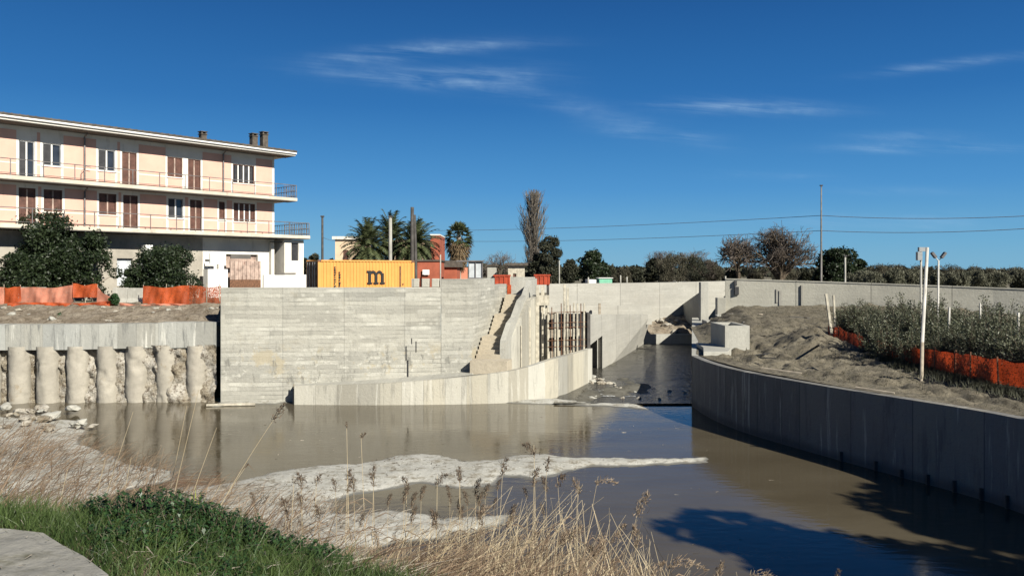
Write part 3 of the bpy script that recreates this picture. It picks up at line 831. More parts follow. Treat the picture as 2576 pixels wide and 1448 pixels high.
# pillar at the head of the channel wall and the bright jamb of the back wall
slab('concrete_pillar', 'tall slim pale concrete pillar at the far end of the channel wall', 'pillar', [(15.65, 66.6), (16.3, 66.6), (16.3, 67.3), (15.65, 67.3)], 0.0, 5.62, M_plain)
slab('gate_pier', 'short concrete pier with dark gap next to the start of the long back wall', 'pier', [(15.25, 59.7), (15.85, 59.5), (15.85, 60.3), (15.25, 60.3)], 2.3, 4.55, M_back)
slab('concrete_slab', 'thin concrete slab bridging the dark gap behind the tall slim pillar', 'slab', [(14.1, 58.2), (15.3, 58.0), (15.6, 60.5), (14.3, 60.5)], 2.3, 2.9, M_plain)

# wing wall in shadow and cross wall at its foot
mb = MB()
wall_strip(mb, [(15.9, 81.0, 2.3, -0.4), (16.75, 72.0, 4.62, -0.4), (16.9, 71.2, 4.66, -.4)], 0.4)
tag(mb.build('wing_wall', M_plain), 'dark shaded wing wall with a sloping top where the channel ends', 'wall')
mb = MB(); wall_strip(mb, [(11.0, 71.3, 0.95, -0.4), (16.7, 71.7, 0.95, -0.4)], 0.3)
tag(mb.build('sill_wall', M_plain), 'low concrete sill across the upstream end of the channel under rubble', 'wall')

# left channel wall with a dark side opening at its near end
mb = MB()
A, B, C = (4.55, 48.6), (5.98, 53.2), (11.2, 70.2)
zA, zB, zC = 3.92, 3.66, 2.8
Ct = (12.2, 70.0)
mb.face([(A[0], A[1], 1.9), (B[0], B[1], 2.25), (B[0], B[1], zB), (A[0], A[1], zA)], [(0, 1.9), (4.8, 2.25), (4.8, zB), (0, zA)])
mb.face([(B[0], B[1], -.4), (C[0], C[1], -.4), (Ct[0], Ct[1], zC), (B[0], B[1], zB)], [(4.8, -.4), (22, -.4), (23, zC), (4.8, zB)])
bk = (-.93 * .35, .31 * .35)
mb.face([(A[0], A[1], zA), (B[0], B[1], zB), (B[0] + bk[0], B[1] + bk[1], zB), (A[0] + bk[0], A[1] + bk[1], zA)])
mb.face([(B[0], B[1], zB), (Ct[0], Ct[1], zC), (Ct[0] + bk[0], Ct[1] + bk[1], zC), (B[0] + bk[0], B[1] + bk[1], zB)])
mb.face([(A[0] + bk[0], A[1] + bk[1], -.4), (A[0], A[1], 1.9), (A[0], A[1], zA), (A[0] + bk[0], A[1] + bk[1], zA)])
dp = (-2.2, 2.6)
mb.face([(A[0], A[1], 1.9), (B[0], B[1], 2.25), (B[0] + dp[0], B[1] + dp[1], 2.25), (A[0] + dp[0], A[1] + dp[1], 1.9)])
mb.face([(B[0], B[1], -.4), (B[0] + dp[0], B[1] + dp[1], -.4), (B[0] + dp[0], B[1] + dp[1], 2.25), (B[0], B[1], 2.25)])
mb.face([(A[0] + dp[0], A[1] + dp[1], -.4), (B[0] + dp[0], B[1] + dp[1], -.4), (B[0] + dp[0], B[1] + dp[1], 2.25), (A[0] + dp[0], A[1] + dp[1], 1.9)])
mb.face([(C[0], C[1], -.4), (C[0] + bk[0], C[1] + bk[1], -.4), (Ct[0] + bk[0], Ct[1] + bk[1], zC), (Ct[0], Ct[1], zC)])
mb.face([(A[0] + bk[0], A[1] + bk[1], 1.9), (B[0] + bk[0], B[1] + bk[1], 2.25), (B[0] + bk[0], B[1] + bk[1], zB), (A[0] + bk[0], A[1] + bk[1], zA)])
mb.face([(B[0] + bk[0], B[1] + bk[1], -.4), (C[0] + bk[0], C[1] + bk[1], -.4), (Ct[0] + bk[0], Ct[1] + bk[1], zC), (B[0] + bk[0], B[1] + bk[1], zB)])
tag(mb.build('channel_wall', M_far), 'sunlit channel wall facing right with a dark side opening, left of the channel water', 'wall')

# cross walls beyond
mb = MB()
wall_strip(mb, densify(PL([(1335, 69.5, 5.42), (1500, 72, 5.46), (1650, 75, 5.49), (1826, 79.4, 5.58)], 1.5), 2), 0.4)
tag(mb.build('cross_wall', M_far), 'long far grey concrete wall across the view behind the rebar and channel', 'wall')
mb = MB()
wall_strip(mb, PL([(1430, 66.0, 3.72), (1640, 68.5, 3.6)], 2.0), 0.35)
tag(mb.build('kerb_wall', M_far), 'low concrete strip wall in front of the far cross wall', 'wall')
mb = MB()
mb.box(PX(1505, 65.9) , PX(1511, 65.9), 65.75, 65.95, 2.6, 3.9)
tag(mb.build('marker_post', M_wood), 'short thin post standing at the low strip wall left of the channel', 'post')

# back wall on the right
bw = empty('boundary_wall', (16, 60, 3.5), 0, 'long sunlit concrete boundary wall behind the dirt terrace and thicket', 'wall')
mb = MB()
bpts = densify(PL([(1824, 60.2, 5.9), (2050, 58, 5.72), (2300, 55.3, 5.52), (2600, 52, 5.28), (2900, 48, 5.1)], 1.8), 2)
wall_strip(mb, bpts, 0.4)
o = mb.build('wall_face', M_back, bw); o.location = -bw.location
mb = MB()
wall_strip(mb, [(p[0] + 0.0, p[1] - 0.05, p[2] + 0.08, p[2] + 0.003) for p in bpts], 0.5)
o = mb.build('coping', M_back, bw); o.location = -bw.location
for px, D, w, z0, z1 in ((1954, 58.95, .07, 4.2, 5.2), (1963, 58.87, .10, 4.0, 5.1), (2017, 58.27, .06, 3.9, 5.5)):
    mb = MB(); x = PX(px, D); mb.box(x - w, x + w, D - .04, D + .1, z0, z1)
    o = mb.build('stained_rib', M_old, bw); o.location = -bw.location
mb = MB(); 
for px, py, r in ((1850, 712, .18), (1853, 731, .30)):
    D = 59.85; mb.box(PX(px, D) - r * .5, PX(px, D) + r * .5, D - .09, D + .1, PZ(py, D) - r, PZ(py, D) + r)
o = mb.build('drain_hole', M_dark, bw); o.location = -bw.location

# ================================================================== STAIRS
st = empty('concrete_stairs', (-0.5, 43, 1.4), 0, 'bare concrete stairs with a solid sloping parapet climbing away from the ledge', 'stairs')
u = Vector((2.03, 10.0, 0)).normalized(); nrm = Vector((u.y, -u.x, 0))     # nrm points right
O = Vector((-0.50, 40.35, 0))
def SB(t, s, z): return O + u * t - nrm * s + Vector((0, 0, z))
Ltot = 10.3
def step_box(mb, t0, t1, z0, z1, s0=0.26, s1=1.52):
    c = [SB(t, s, z) for t in (t0, t1) for s in (s1, s0) for z in (z0, z1)]
    q = lambda a, b, cc, d: mb.face([c[a], c[b], c[cc], c[d]])
    q(0, 2, 3, 1); q(6, 4, 5, 7); q(4, 0, 1, 5); q(2, 6, 7, 3); q(1, 3, 7, 5)
mb = MB(); step_box(mb, -0.45, 0.75, 0.7, 2.02, -.35, 1.55)
o = mb.build('bottom_block', M_stair, st); o.location = -st.location
mb = MB()
t = 0.75; z = 2.02; n = 0
plan = [5, -1, 5, -1, 5]
treads = []
steps = []
for p in plan:
    if p > 0:
        for k in range(p):
            z += 0.205; steps.append((t, t + 0.30, z)); t += 0.30
    else:
        steps.append((t, t + 1.5, z)); t += 1.5
while t < Ltot:
    steps.append((t, min(t + .5, Ltot), z)); t += .5
for (a, b_, zz) in steps: step_box(mb, a, b_ , 0.7, zz)
o = mb.build('steps', M_stair, st); o.location = -st.location
topz = z
# parapet with stepped-slope top
mb = MB()
prof = [(0.76, 2.55), (0.86, 2.95), (2.3, 3.75), (3.5, 4.0), (5.2, 4.85), (6.6, 5.1), (8.4, 5.98), (10.4, 6.05)]
for i in range(len(prof) - 1):
    a, c = prof[i], prof[i + 1]
    for s0, s1 in ((0.0, 0.28),):
        p = [SB(a[0], s0, 0.7), SB(c[0], s0, 0.7), SB(c[0], s0, c[1]), SB(a[0], s0, a[1])]
        mb.face(p, [(a[0], 1.2), (c[0], 1.2), (c[0], c[1]), (a[0], a[1])])
        p = [SB(a[0], s1, 0.7), SB(c[0], s1, 0.7), SB(c[0], s1, c[1]), SB(a[0], s1, a[1])]
        mb.face(p[::-1], [(a[0], a[1]), (c[0], c[1]), (c[0], 1.2), (a[0], 1.2)])
        mb.face([SB(a[0], s0, a[1]), SB(c[0], s0, c[1]), SB(c[0], s1, c[1]), SB(a[0], s1, a[1])])
mb.face([SB(.76, .28, 0.7), SB(.76, 0, 0.7), SB(.76, 0, 2.55), SB(.76, .28, 2.55)])
mb.face([SB(10.4, .28, 1.2), SB(10.4, 0, 1.2), SB(10.4, 0, 6.05), SB(10.4, .28, 6.05)])
o = mb.build('parapet', M_plain, st); o.location = -st.location
mb = MB()
x0, x1 = PX(1285, 51.3), PX(1346, 51.3)
mb.box(x0, x1, 51.2, 51.7, 3.0, 6.14)
o = mb.build('landing_wall', M_plain, st); o.location = -st.location

# buttress ribs on the flank right of the parapet
fl = empty('flank_wall', (1.7, 49, 1.4), 0, 'ribbed pale concrete flank wall between the stair parapet and the rebar', 'wall')
mb = MB()
wall_strip(mb, [(PX(1286, 42.6), 42.6, 2.9, .6), (PX(1312, 44.6), 44.6, 3.9, .6), (PX(1330, 46.4), 46.4, 4.7, .6), (PX(1352, 47.6), 47.6, 5.1, .6), (PX(1376, 48.0), 48.0, 4.3, .6)], 0.3)
o = mb.build('wall_face', M_low, fl); o.location = -fl.location
for px, D, zt, w in ((1311, 44.4, 3.5, .03), (1333, 46.6, 4.4, .05), (1352, 47.5, 5.65, .10), (1365, 47.6, 5.65, .10), (1374, 47.7, 5.0, .06)):
    mb = MB(); x = PX(px, D); mb.box(x - w, x + w, D - .16, D - .02, .8, zt)
    o = mb.build('upright_board', M_form, fl, bevel=.01); o.location = -fl.location
mb = MB(); D = 47.35; mb.box(PX(1349, D), PX(1382, D), D - .02, D + .08, PZ(768, D), PZ(742, D)); 
o = mb.build('cross_board', M_form, fl); o.location = -fl.location

# reinforcement cage with shutter boards
cg = empty('rebar_cage', (3.2, 47, 1.9), 0, 'unfinished concrete wall with rusty upright rebars and pale shutter boards', 'formwork')
D = 47.0
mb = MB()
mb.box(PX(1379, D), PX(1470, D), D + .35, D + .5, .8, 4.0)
o = mb.build('cavity_shade', M_dark, cg); o.location = -cg.location  # near-black panel paints the unlit hollows behind the boards
for (py0, py1, xr) in ((790, 806, 1398), (830, 850, 1462), (884, 906, 1445)):
    mb = MB()
    wall_strip(mb, [(PX(1378, D), D + .02, PZ(py0, D), PZ(py1, D)), (PX(xr, D), D + .0, PZ(py0 - 4, D), PZ(py1 - 6, D))], 0.12)
    o = mb.build('shutter_board', M_form, cg); o.location = -cg.location
mb = MB()
wall_strip(mb, [(PX(1462, D + .6), D + .9, 4.1, .8), (PX(1478, D), D + .1, 4.05, .8)], 0.2)
o = mb.build('side_panel', M_pole, cg); o.location = -cg.location  # shaded side face, its shade put in as a dark colour
k = 0
for px in range(1380, 1474, 8):
    mb = MB()
    x = PX(px + random.uniform(-1.5, 1.5), D)
    zt = PZ(762 + random.uniform(-4, 12) + (12 if px < 1405 else 0), D)
    lean = random.uniform(-.05, .05)
    mb.tube([(x, D - .03 - (k % 2) * .05, .9), (x + lean * .5, D - .03 - (k % 2) * .05, 3), (x + lean, D - .03 - (k % 2) * .05, zt)], 0.028 if k % 3 == 1 else .055, 5)
    o = mb.build('upright_bar', M_rust if k % 3 == 1 else M_form, cg); o.location = -cg.location; k += 1
for py in (786, 812, 824, 856, 872):
    mb = MB(); mb.tube([(PX(1378, D), D - .1, PZ(py, D)), (PX(1474, D), D - .1, PZ(py - 3, D))], 0.02, 5)
    o = mb.build('cross_bar', M_rust, cg); o.location = -cg.location
# lone pale post above the cage
mb = MB(); x = PX(1424, 49.5)
mb.box(x - .17, x - .02, 49.4, 49.6, 3.4, 5.72); mb.box(x + .04, x + .17, 49.42, 49.6, 3.4, 5.5)
tag(mb.build('formwork_post', M_form), 'pale double timber post standing behind the rebar', 'post')
# blocks on the wall top
for k, px in enumerate((1045, 1071, 1096)):
    mb = MB(); Dk = [wall_y(1045), wall_y(1071), wall_y(1096)][k] + .2
    x = PX(px, Dk)
    mb.box(x - .19, x + .19, Dk - .15, Dk + .25, 5.685, 6.12)
    tag(mb.build('concrete_block', M_back, bevel=.03), ['pale concrete block on the wall top, nearest the yellow container', 'pale concrete block on the wall top, middle one of three',
        'pale concrete block on the wall top, beside the raised wall section'][k], 'block', 'concrete blocks on the retaining wall')
# orange skips behind the stair head
for k, (a, c, y0, y1, D) in enumerate(((1243, 1283, 691, 716, 53.5), (1345, 1383, 690, 716, 53.0))):
    x0, x1 = PX(a, D), PX(c, D); z0, z1 = PZ(y1, D), PZ(y0, D)
    lab = ['orange steel bin on legs behind the stair head, by the raised wall section', 'orange steel bin on legs behind the stair head, by the pale formwork boards'][k]
    rt = empty('orange_bin', ((x0 + x1) / 2, D, G), 0, lab, 'bin', 'orange bins at the stair head'); w = (x1 - x0) / 2; z0 -= G; z1 -= G
    om = simple('orange_steel_%d' % k, (0.38, 0.055, 0.02), 0.6, 0.35, 2, grime=(0.16, 0.05, 0.03))
    mb = MB(); mb.box(-w, w, 0, 1.2, z0, z1 - .1)
    for q in np.linspace(-w + .08, w - .08, 4): mb.box(q - .03, q + .03, -.04, -.002, z0, z1 - .11)
    mb.build('body', om, rt)
    mb = MB(); mb.box(-w - .05, w + .05, -.05, 1.25, z1 - .098, z1); mb.build('rim', om, rt)
    for q in (-w + .1, w - .1):
        for yy in (.1, 1.1):
            mb = MB(); mb.box(q - .06, q + .06, yy - .06, yy + .06, 0, z0 - .002); mb.build('leg', M_pole, rt)
mb = MB(); D = 51.0; mb.box(PX(1276, D), PX(1286, D), D - .05, D + .05, PZ(742, D), PZ(716, D))
tag(mb.build('warning_strip', M_net), 'small orange strip hanging beside the stair landing wall', 'panel')

# rocks
def rock_mesh(name, r, mat, seed, flat=0.65):
    rr = random.Random(seed)
    bm = bmesh.new(); bmesh.ops.create_icosphere(bm, subdivisions=2, radius=r)
    ph = [rr.uniform(0, 6) for _ in range(6)]
    for v in bm.verts:
        d = v.co.normalized()
        k = 1 + .22 * math.sin(3 * d.x + ph[0]) * math.cos(2.5 * d.y + ph[1]) + .16 * math.sin(5 * d.z + ph[2] + 4 * d.x) + rr.uniform(-.06, .06)
        v.co = Vector((d.x * k * r * 1.2, d.y * k * r, d.z * k * r * flat))
    me = bpy.data.meshes.new(name); bm.to_mesh(me); bm.free(); me.materials.append(mat)
    return me
ROCKS = [rock_mesh('rock', 1.0, m, s) for s, m in ((1, M_pile), (2, M_clay), (3, M_plain))]
def rock(loc, size, k, label, group):
    o = bpy.data.objects.new('rock', ROCKS[k % 3]); sc.collection.objects.link(o)
    o.location = loc; o.scale = (size, size * random.uniform(.8, 1.1), size * random.uniform(.6, 1)); o.rotation_euler = (random.uniform(-.3, .3), random.uniform(-.3, .3), random.uniform(0, 6))
    return tag(o, label, 'rock', group)
for k in range(26):
    px = random.uniform(-20, 235); t = random.random()
    py = 1030 + t * 55 - px * 0.02
    p = PG(px, py, 0.2)
    if p.y > 39.6: p.y = 39.5
    rock((p.x, p.y, 0.15 + random.uniform(0, .2)), random.uniform(.10, .30), k, 'pale broken rock among the rubble at the foot of the piles', 'rocks at the foot of the piles')
for k in range(10):
    p = PG(random.uniform(1485, 1540), random.uniform(945, 962), 0.15)
    rock((p.x, p.y, .12), random.uniform(.10, .28), k, 'dark wet rock at the corner of the low wall in the channel mouth', 'rocks in the channel mouth')
for k in range(14):
    p = PG(random.uniform(1480, 1730), random.uniform(962, 1008), 0.1)
    rock((p.x, p.y, .09), random.uniform(.06, .16), k, 'small dark stone lying in the shallow channel water', 'stones in the channel water')
for k in range(34):
    x = random.uniform(-31, -15); y = random.uniform(40.9, 43.3)
    rock((x, y, float(zslope(np.array(x), np.array(y)))), random.uniform(.06, .20), k, 'pale stone lying on the rough soil slope above the cap beam', 'stones on the soil slope')
for k in range(85):
    t = random.random(); x = random.uniform(11.5, 19); y = random.uniform(44.5, 58)
    if x < 0.222 * y + 1.8: continue
    z = float(zterr(np.array(x), np.array(y), np.array(3.0)))
    rock((x, y, z), random.uniform(.05, .2), k, 'loose stone on the dirt mound in front of the boundary wall', 'stones on the dirt terrace')
for k in range(22):
    x = random.uniform(11.4, 16.3); y = random.uniform(71.9, 79)
    rock((x, y, float(zrub(np.array(x), np.array(y)))), random.uniform(.15, .4), k, 'brownish boulder on the rubble slope at the end of the channel', 'boulders on the rubble slope')
# ================================================================== BUILDINGS
M_peach = simple('peach_plaster', (0.69, 0.42, 0.33), 0.85, 0.07, 0.7, grime=(0.60, 0.37, 0.29))
M_wplaster = simple('white_plaster', (0.78, 0.74, 0.66), 0.85, 0.08, 0.8, grime=(0.52, 0.48, 0.42))
M_slab = simple('slab_edge', (0.60, 0.54, 0.44), 0.85, 0.15, 1, grime=(0.40, 0.35, 0.28))
M_greyp = simple('grey_plaster', (0.36, 0.33, 0.28), 0.9, 0.2, 0.8, grime=(0.2, 0.18, 0.15))  # darker grey-beige plaster for the left part of the ground floor
M_soffit = simple('soffit', (0.13, 0.12, 0.11), 0.9, 0.15, 1)  # dark colour paints shade on undersides; awning and wall cap share it
M_shut = simple('brown_shutter', (0.13, 0.062, 0.045), 0.6, 0.3, 3)
M_shutd = simple('dark_shutter', (0.035, 0.035, 0.038), 0.5, 0.3, 3)
M_rail = simple('rail_paint', (0.16, 0.15, 0.15), 0.6, 0.3, 3)
M_brick = simple('red_plaster', (0.36, 0.10, 0.055), 0.85, 0.2, 1)
M_pinkw = simple('pink_plaster', (0.62, 0.25, 0.16), 0.85, 0.12, 1)
M_cream = simple('cream_plaster', (0.72, 0.55, 0.38), 0.85, 0.1, 1)
M_grey = simple('grey_sheet', (0.30, 0.31, 0.32), 0.6, 0.2, 2)
M_lrust = simple('rust_stained_sheet', (0.40, 0.30, 0.25), 0.8, 0.4, 2.5, grime=(0.20, 0.09, 0.06))
M_canvas = simple('white_sheet', (0.85, 0.84, 0.80), 0.7, 0.05, 2)
M_pale = simple('pale_panel', (0.55, 0.58, 0.60), 0.5, 0.15, 2)

BC = Vector((PX(690, 61.0), 61.0, 0))
bd = (0.6606, 0.7507)
BA = math.atan2(bd[1], bd[0])
def bx_at(px, o=0.0):
    """local x of the facade point seen at picture column px; o = metres in front of the facade"""
    a = (px - CX) / F
    cx = BC.x + o * bd[1]; cy = BC.y - o * bd[0]
    return (a * cy - cx) / (bd[0] - a * bd[1])
def by_at(px, py, o=0.0):
    x = bx_at(px, o)
    Y = BC.y - o * bd[0] + x * bd[1]
    return H + (CY - py) * Y / F
bld = empty('apartment_building', (BC.x, BC.y, 0), BA, 'three-storey peach apartment building with long balconies and brown shutters', 'building')
W0 = -29.0
zf = [G, H + 2.80, H + 5.62, H + 8.75]       # ground, first balcony, second balcony, eaves
DEP = 11.0

def openings_wall(mb, x0, x1, z0, z1, ops, y=0.0, depth=0.22, mi=0):
    xs = sorted({x0, x1, *[o[0] for o in ops], *[o[1] for o in ops]})
    zs = sorted({z0, z1, *[o[2] for o in ops], *[o[3] for o in ops]})
    for i in range(len(xs) - 1):
        for j in range(len(zs) - 1):
            cx, cz = (xs[i] + xs[i + 1]) / 2, (zs[j] + zs[j + 1]) / 2
            if any(o[0] < cx < o[1] and o[2] < cz < o[3] for o in ops): continue
            mb.face([(xs[i], y, zs[j]), (xs[i + 1], y, zs[j]), (xs[i + 1], y, zs[j + 1]), (xs[i], y, zs[j + 1])], None, mi)
    for a, c, d, e in ops:
        mb.face([(a, y, d), (a, y + depth, d), (a, y + depth, e), (a, y, e)], None, mi)
        mb.face([(c, y, d), (c, y, e), (c, y + depth, e), (c, y + depth, d)], None, mi)
        mb.face([(a, y, e), (a, y + depth, e), (c, y + depth, e), (c, y, e)], None, mi)
        mb.face([(a, y, d), (c, y, d), (c, y + depth, d), (a, y + depth, d)], None, mi)

# (left px, right px, sill?, colour) per floor, from the photograph
up = [(47, 87, 'd', 0), (107, 154, 'w', 0), (247, 290, 'w', 0), (307, 344, 'd', 1), (421, 459, 'w', 1), (473, 505, 'd', 1), (586, 640, 'w', 2)]
lo = [(47, 90, 'd', 1), (110, 157, 'w', 1), (249, 293, 'w', 1), (310, 347, 'd', 1), (423, 461, 'w', 0), (478, 508, 'd', 1), (551, 566, 's', 1), (588, 642, 'w', 2)]
def floor_ops(lst, z0):
    r = []
    for a, c, k, col in lst:
        x0, x1 = bx_at(a), bx_at(c)
        zt = z0 + 2.28
        zb = {'d': z0 + 0.12, 'w': z0 + 0.92, 's': z0 + 1.0}[k]
        r.append((x0, x1, zb, zt, k, col))
    # windows further left, outside the picture
    for xo in (-22.2, -26.5): r.append((xo, xo + 1.2, z0 + .92, z0 + 2.28, 'w', 1))
    return r
ops_lo = floor_ops(lo, zf[1]); ops_up = floor_ops(up, zf[2])
def place(mb, name, mat, parent=None, smooth=False, bevel=0):
    return mb.build(name, mat, parent or bld, smooth, bevel)
mb = MB()
openings_wall(mb, W0, 0, zf[1], zf[2], [o[:4] for o in ops_lo])
openings_wall(mb, W0, 0, zf[2], zf[3], [o[:4] for o in ops_up])
mb.face([(0, 0, G), (0, DEP, G), (0, DEP, zf[3]), (0, 0, zf[3])])
mb.face([(W0, DEP, G), (W0, 0, G), (W0, 0, zf[3]), (W0, DEP, zf[3])])
mb.face([(0, DEP, G), (W0, DEP, G), (W0, DEP, zf[3]), (0, DEP, zf[3])])
# peach fields between white bands (12 mm proud)
def fields(ops, z0, z1):
    xs = sorted([(o[0], o[1], o[2], o[3]) for o in ops])
    prev = W0 + .1
    lim = []
    for o in xs: lim.append((prev, o[0])); prev = o[1]
    lim.append((prev, -0.05))
    for a, c in lim:
        a += .13; c -= .13
        if c - a < .15: continue
        nsp = max(1, round((c - a) / 2.3))
        for k in range(nsp):
            p = a + (c - a) * k / nsp + (.035 if k else 0); q = a + (c - a) * (k + 1) / nsp - (.035 if k < nsp - 1 else 0)
            mb.box(p, q, -.012, .0, z0 + .95, z1 - .16, 1)
            mb.box(p, q, -.012, .0, z0 + .10, z0 + .88, 1)
    for o in xs:
        if o[2] > z0 + .5: mb.box(o[0] + .02, o[1] - .02, -.012, .0, z0 + .10, z0 + .84, 1)
fields(ops_lo, zf[1], zf[2] - .25); fields(ops_up, zf[2], zf[3] - .1)
place(mb, 'wall', [M_wplaster, M_peach])

def window(x0, x1, z0, z1, kind, col, tag_=None):
    fr = MB(); t = .06
    fr.box(x0, x0 + t, .05, .13, z0, z1); fr.box(x1 - t, x1, .05, .13, z0, z1); fr.box(x0 + t, x1 - t, .05, .13, z1 - t, z1); fr.box(x0 + t, x1 - t, .05, .13, z0, z0 + t)
    n = {0: 2, 1: 2, 2: 4}[col]
    if kind == 's': n = 1
    for k in range(1, n):
        c = x0 + (x1 - x0) * k / n; fr.box(c - .04, c + .04, .04, .13, z0 + t, z1 - t, 1)
    w = place(fr, 'door' if kind == 'd' else 'window', [M_shut if col else M_grey, M_canvas if col != 1 else M_lrust])
    mb = MB(); mb.box(x0 + t, x1 - t, .15, .20, z0 + t, z1 - t)
    mb.build('pane', M_glass, w)
    if col == 1 or kind == 's' or (col == 2 and z0 < zf[2]):
        # louvred shutter leaves, closed
        sh = MB()
        for k in range(n):
            a = x0 + t + (x1 - x0 - 2 * t) * k / n + .02; c = x0 + t + (x1 - x0 - 2 * t) * (k + 1) / n - .02
            sh.box(a, c, .095, .125, z0 + t, z1 - t)
            zz = z0 + t + .05
            while zz < z1 - t - .07:
                sh.box(a + .05, c - .05, .075, .094, zz, zz + .045); zz += .085
        sh.build('shutter', M_shut, w)
    elif col == 2:
        sh = MB()
        for k in range(n):
            a = x0 + t + (x1 - x0 - 2 * t) * k / n + .12; c = x0 + t + (x1 - x0 - 2 * t) * (k + 1) / n - .06
            sh.box(a, c, .095, .125, z0 + t, z1 - t)
        sh.build('shutter', M_shutd, w)
    else:
        sh = MB(); a = x0 + t; c = a + (x1 - x0) * .38
        sh.box(a, c, .10, .13, z0 + t, z1 - t); sh.build('shutter', M_shutd, w)
    if kind != 'd':
        mb = MB(); mb.box(x0 - .08, x1 + .08, -.07, .05, z0 - .07, z0 - .002); mb.build('sill', M_wplaster, w)
for o in ops_lo + ops_up: window(*o)

# balconies
OV = 1.25
for k, (z, xr) in enumerate(((zf[1], 2.35), (zf[2], 1.2))):
    mb = MB()
    mb.box(W0 - 1, xr, -OV, -0.003, z - .20, z + .02, 0)
    mb.box(0.003, xr, -0.002, 5.0, z - .20, z + .02, 0)
    place(mb, 'balcony_slab', M_slab)
    mb = MB(); mb.box(W0 - 1, xr - .03, -OV + .03, -0.003, z - .25, z - .203); place(mb, 'soffit', M_soffit)  # underside sheet, darkened in colour to deepen the shade below the slab
    mb = MB()
    yo = -OV + .05
    mb.tube([(W0 - 1, yo, z + .98), (xr - .05, yo, z + .98)], .028, 5); mb.tube([(W0 - 1, yo, z + .16), (xr - .05, yo, z + .16)], .018, 4)
    x = xr - .05
    while x > W0 - 1:
        mb.tube([(x, yo, z), (x, yo, z + .98)], .03, 5); x -= 1.75
    rl = place(mb, 'railing', M_rail)
    # denser side rail seen against the sky
    mb = MB(); xo = xr - .05
    for zz in (.98, .55, .16): mb.tube([(xo, yo, z + zz), (xo, 4.9, z + zz)], .028, 5)
    mb.tube([(0.1, yo + .002, z + .55), (xo, yo + .002, z + .55)], .02, 4)
    y = yo
    while y < 4.9: mb.tube([(xo, y, z), (xo, y, z + .98)], .022, 4); y += .34
    xx = 0.15
    while xx < xo: mb.tube([(xx, yo, z), (xx, yo, z + .98)], .018, 4); xx += .17
    for zz in (.98, .16): mb.tube([(xo, 4.9, z + zz), (0, 4.9, z + zz)], .025, 4)
    place(mb, 'side_railing', M_rail)
# eaves and roof
mb = MB()
mb.box(W0 - 1, .98, -1.35, DEP + 1, zf[3] + .06, zf[3] + .32)
place(mb, 'eaves', M_wplaster)
mb = MB(); mb.box(W0 - 1, .95, -1.32, -.003, zf[3] + .02, zf[3] + .057); place(mb, 'soffit', M_soffit)  # dark sheet under the eaves, shade put into its colour
mb = MB()
mb.face([(W0 - 1.1, -1.45, zf[3] + .33), (1.06, -1.45, zf[3] + .33), (1.06, -1.45, zf[3] + .45), (W0 - 1.1, -1.45, zf[3] + .45)])
mb.face([(W0 - 1.1, -1.45, zf[3] + .33), (1.06, -1.45, zf[3] + .33), (1.06, DEP + 1, zf[3] + .33), (W0 - 1.1, DEP + 1, zf[3] + .33)])
mb.face([(W0 - 1.1, -1.45, zf[3] + .45), (1.06, -1.45, zf[3] + .45), (1.06, DEP + 1, zf[3] + .55), (W0 - 1.1, DEP + 1, zf[3] + .55)])
mb.face([(1.06, -1.45, zf[3] + .33), (1.06, DEP + 1, zf[3] + .33), (1.06, DEP + 1, zf[3] + .55), (1.06, -1.45, zf[3] + .45)])
x = W0
while x < 1.0: mb.tube([(x, -1.40, zf[3] + .44), (x, 3.0, zf[3] + .48)], .05, 6, cap=True); x += .42
rf = place(mb, 'roof', M_tile)
mb = MB(); mb.tube([(W0 - 1, -1.42, zf[3] + .25), (1.0, -1.42, zf[3] + .22)], .075, 8); place(mb, 'gutter', M_white)
for px, py, w in ((373, 331, .30), (510, 331, .42), (638, 336, .46), (664, 332, .46)):
    o = -3.4; x = bx_at(px, o); z1 = by_at(px, py, o)
    mb = MB(); mb.box(x - w / 2, x + w / 2, 3.4 - w / 2, 3.4 + w / 2, zf[3] + .3, z1 - .25)
    mb.box(x - w / 2 - .05, x + w / 2 + .05, 3.4 - w / 2 - .05, 3.4 + w / 2 + .05, z1 - .25, z1 - .19)
    mb.box(x - w / 2, x - w / 2 + .1, 3.4 - w / 2, 3.4 + w / 2, z1 - .19, z1 - .05); mb.box(x + w / 2 - .1, x + w / 2, 3.4 - w / 2, 3.4 + w / 2, z1 - .19, z1 - .05)
    mb.box(x - w / 2 - .06, x + w / 2 + .06, 3.4 - w / 2 - .06, 3.4 + w / 2 + .06, z1 - .05, z1)
    mb.build('chimney', M_tile, rf)
# downpipes
for px, o, lst in ((213, 0.1, ((zf[2], zf[3]),)), (213, .1, ((zf[1], zf[2] - .3),)), (562, .1, ((zf[2], zf[3]),))):
    for z0, z1 in lst:
        mb = MB(); x = bx_at(px, o); mb.tube([(x, -.1, z0), (x, -.1, z1 - .25), (x, -.5, z1 - .02)], .055, 6); place(mb, 'downpipe', M_rail)
mb = MB(); x = bx_at(205, .3); mb.tube([(x, -.30, zf[2] + .15), (x, -.34, zf[2] + .75), (x + .25, -.34, zf[2] + 1.05), (x + .55, -.34, zf[2] + 1.0)], .02, 4)
place(mb, 'cable', M_rail)

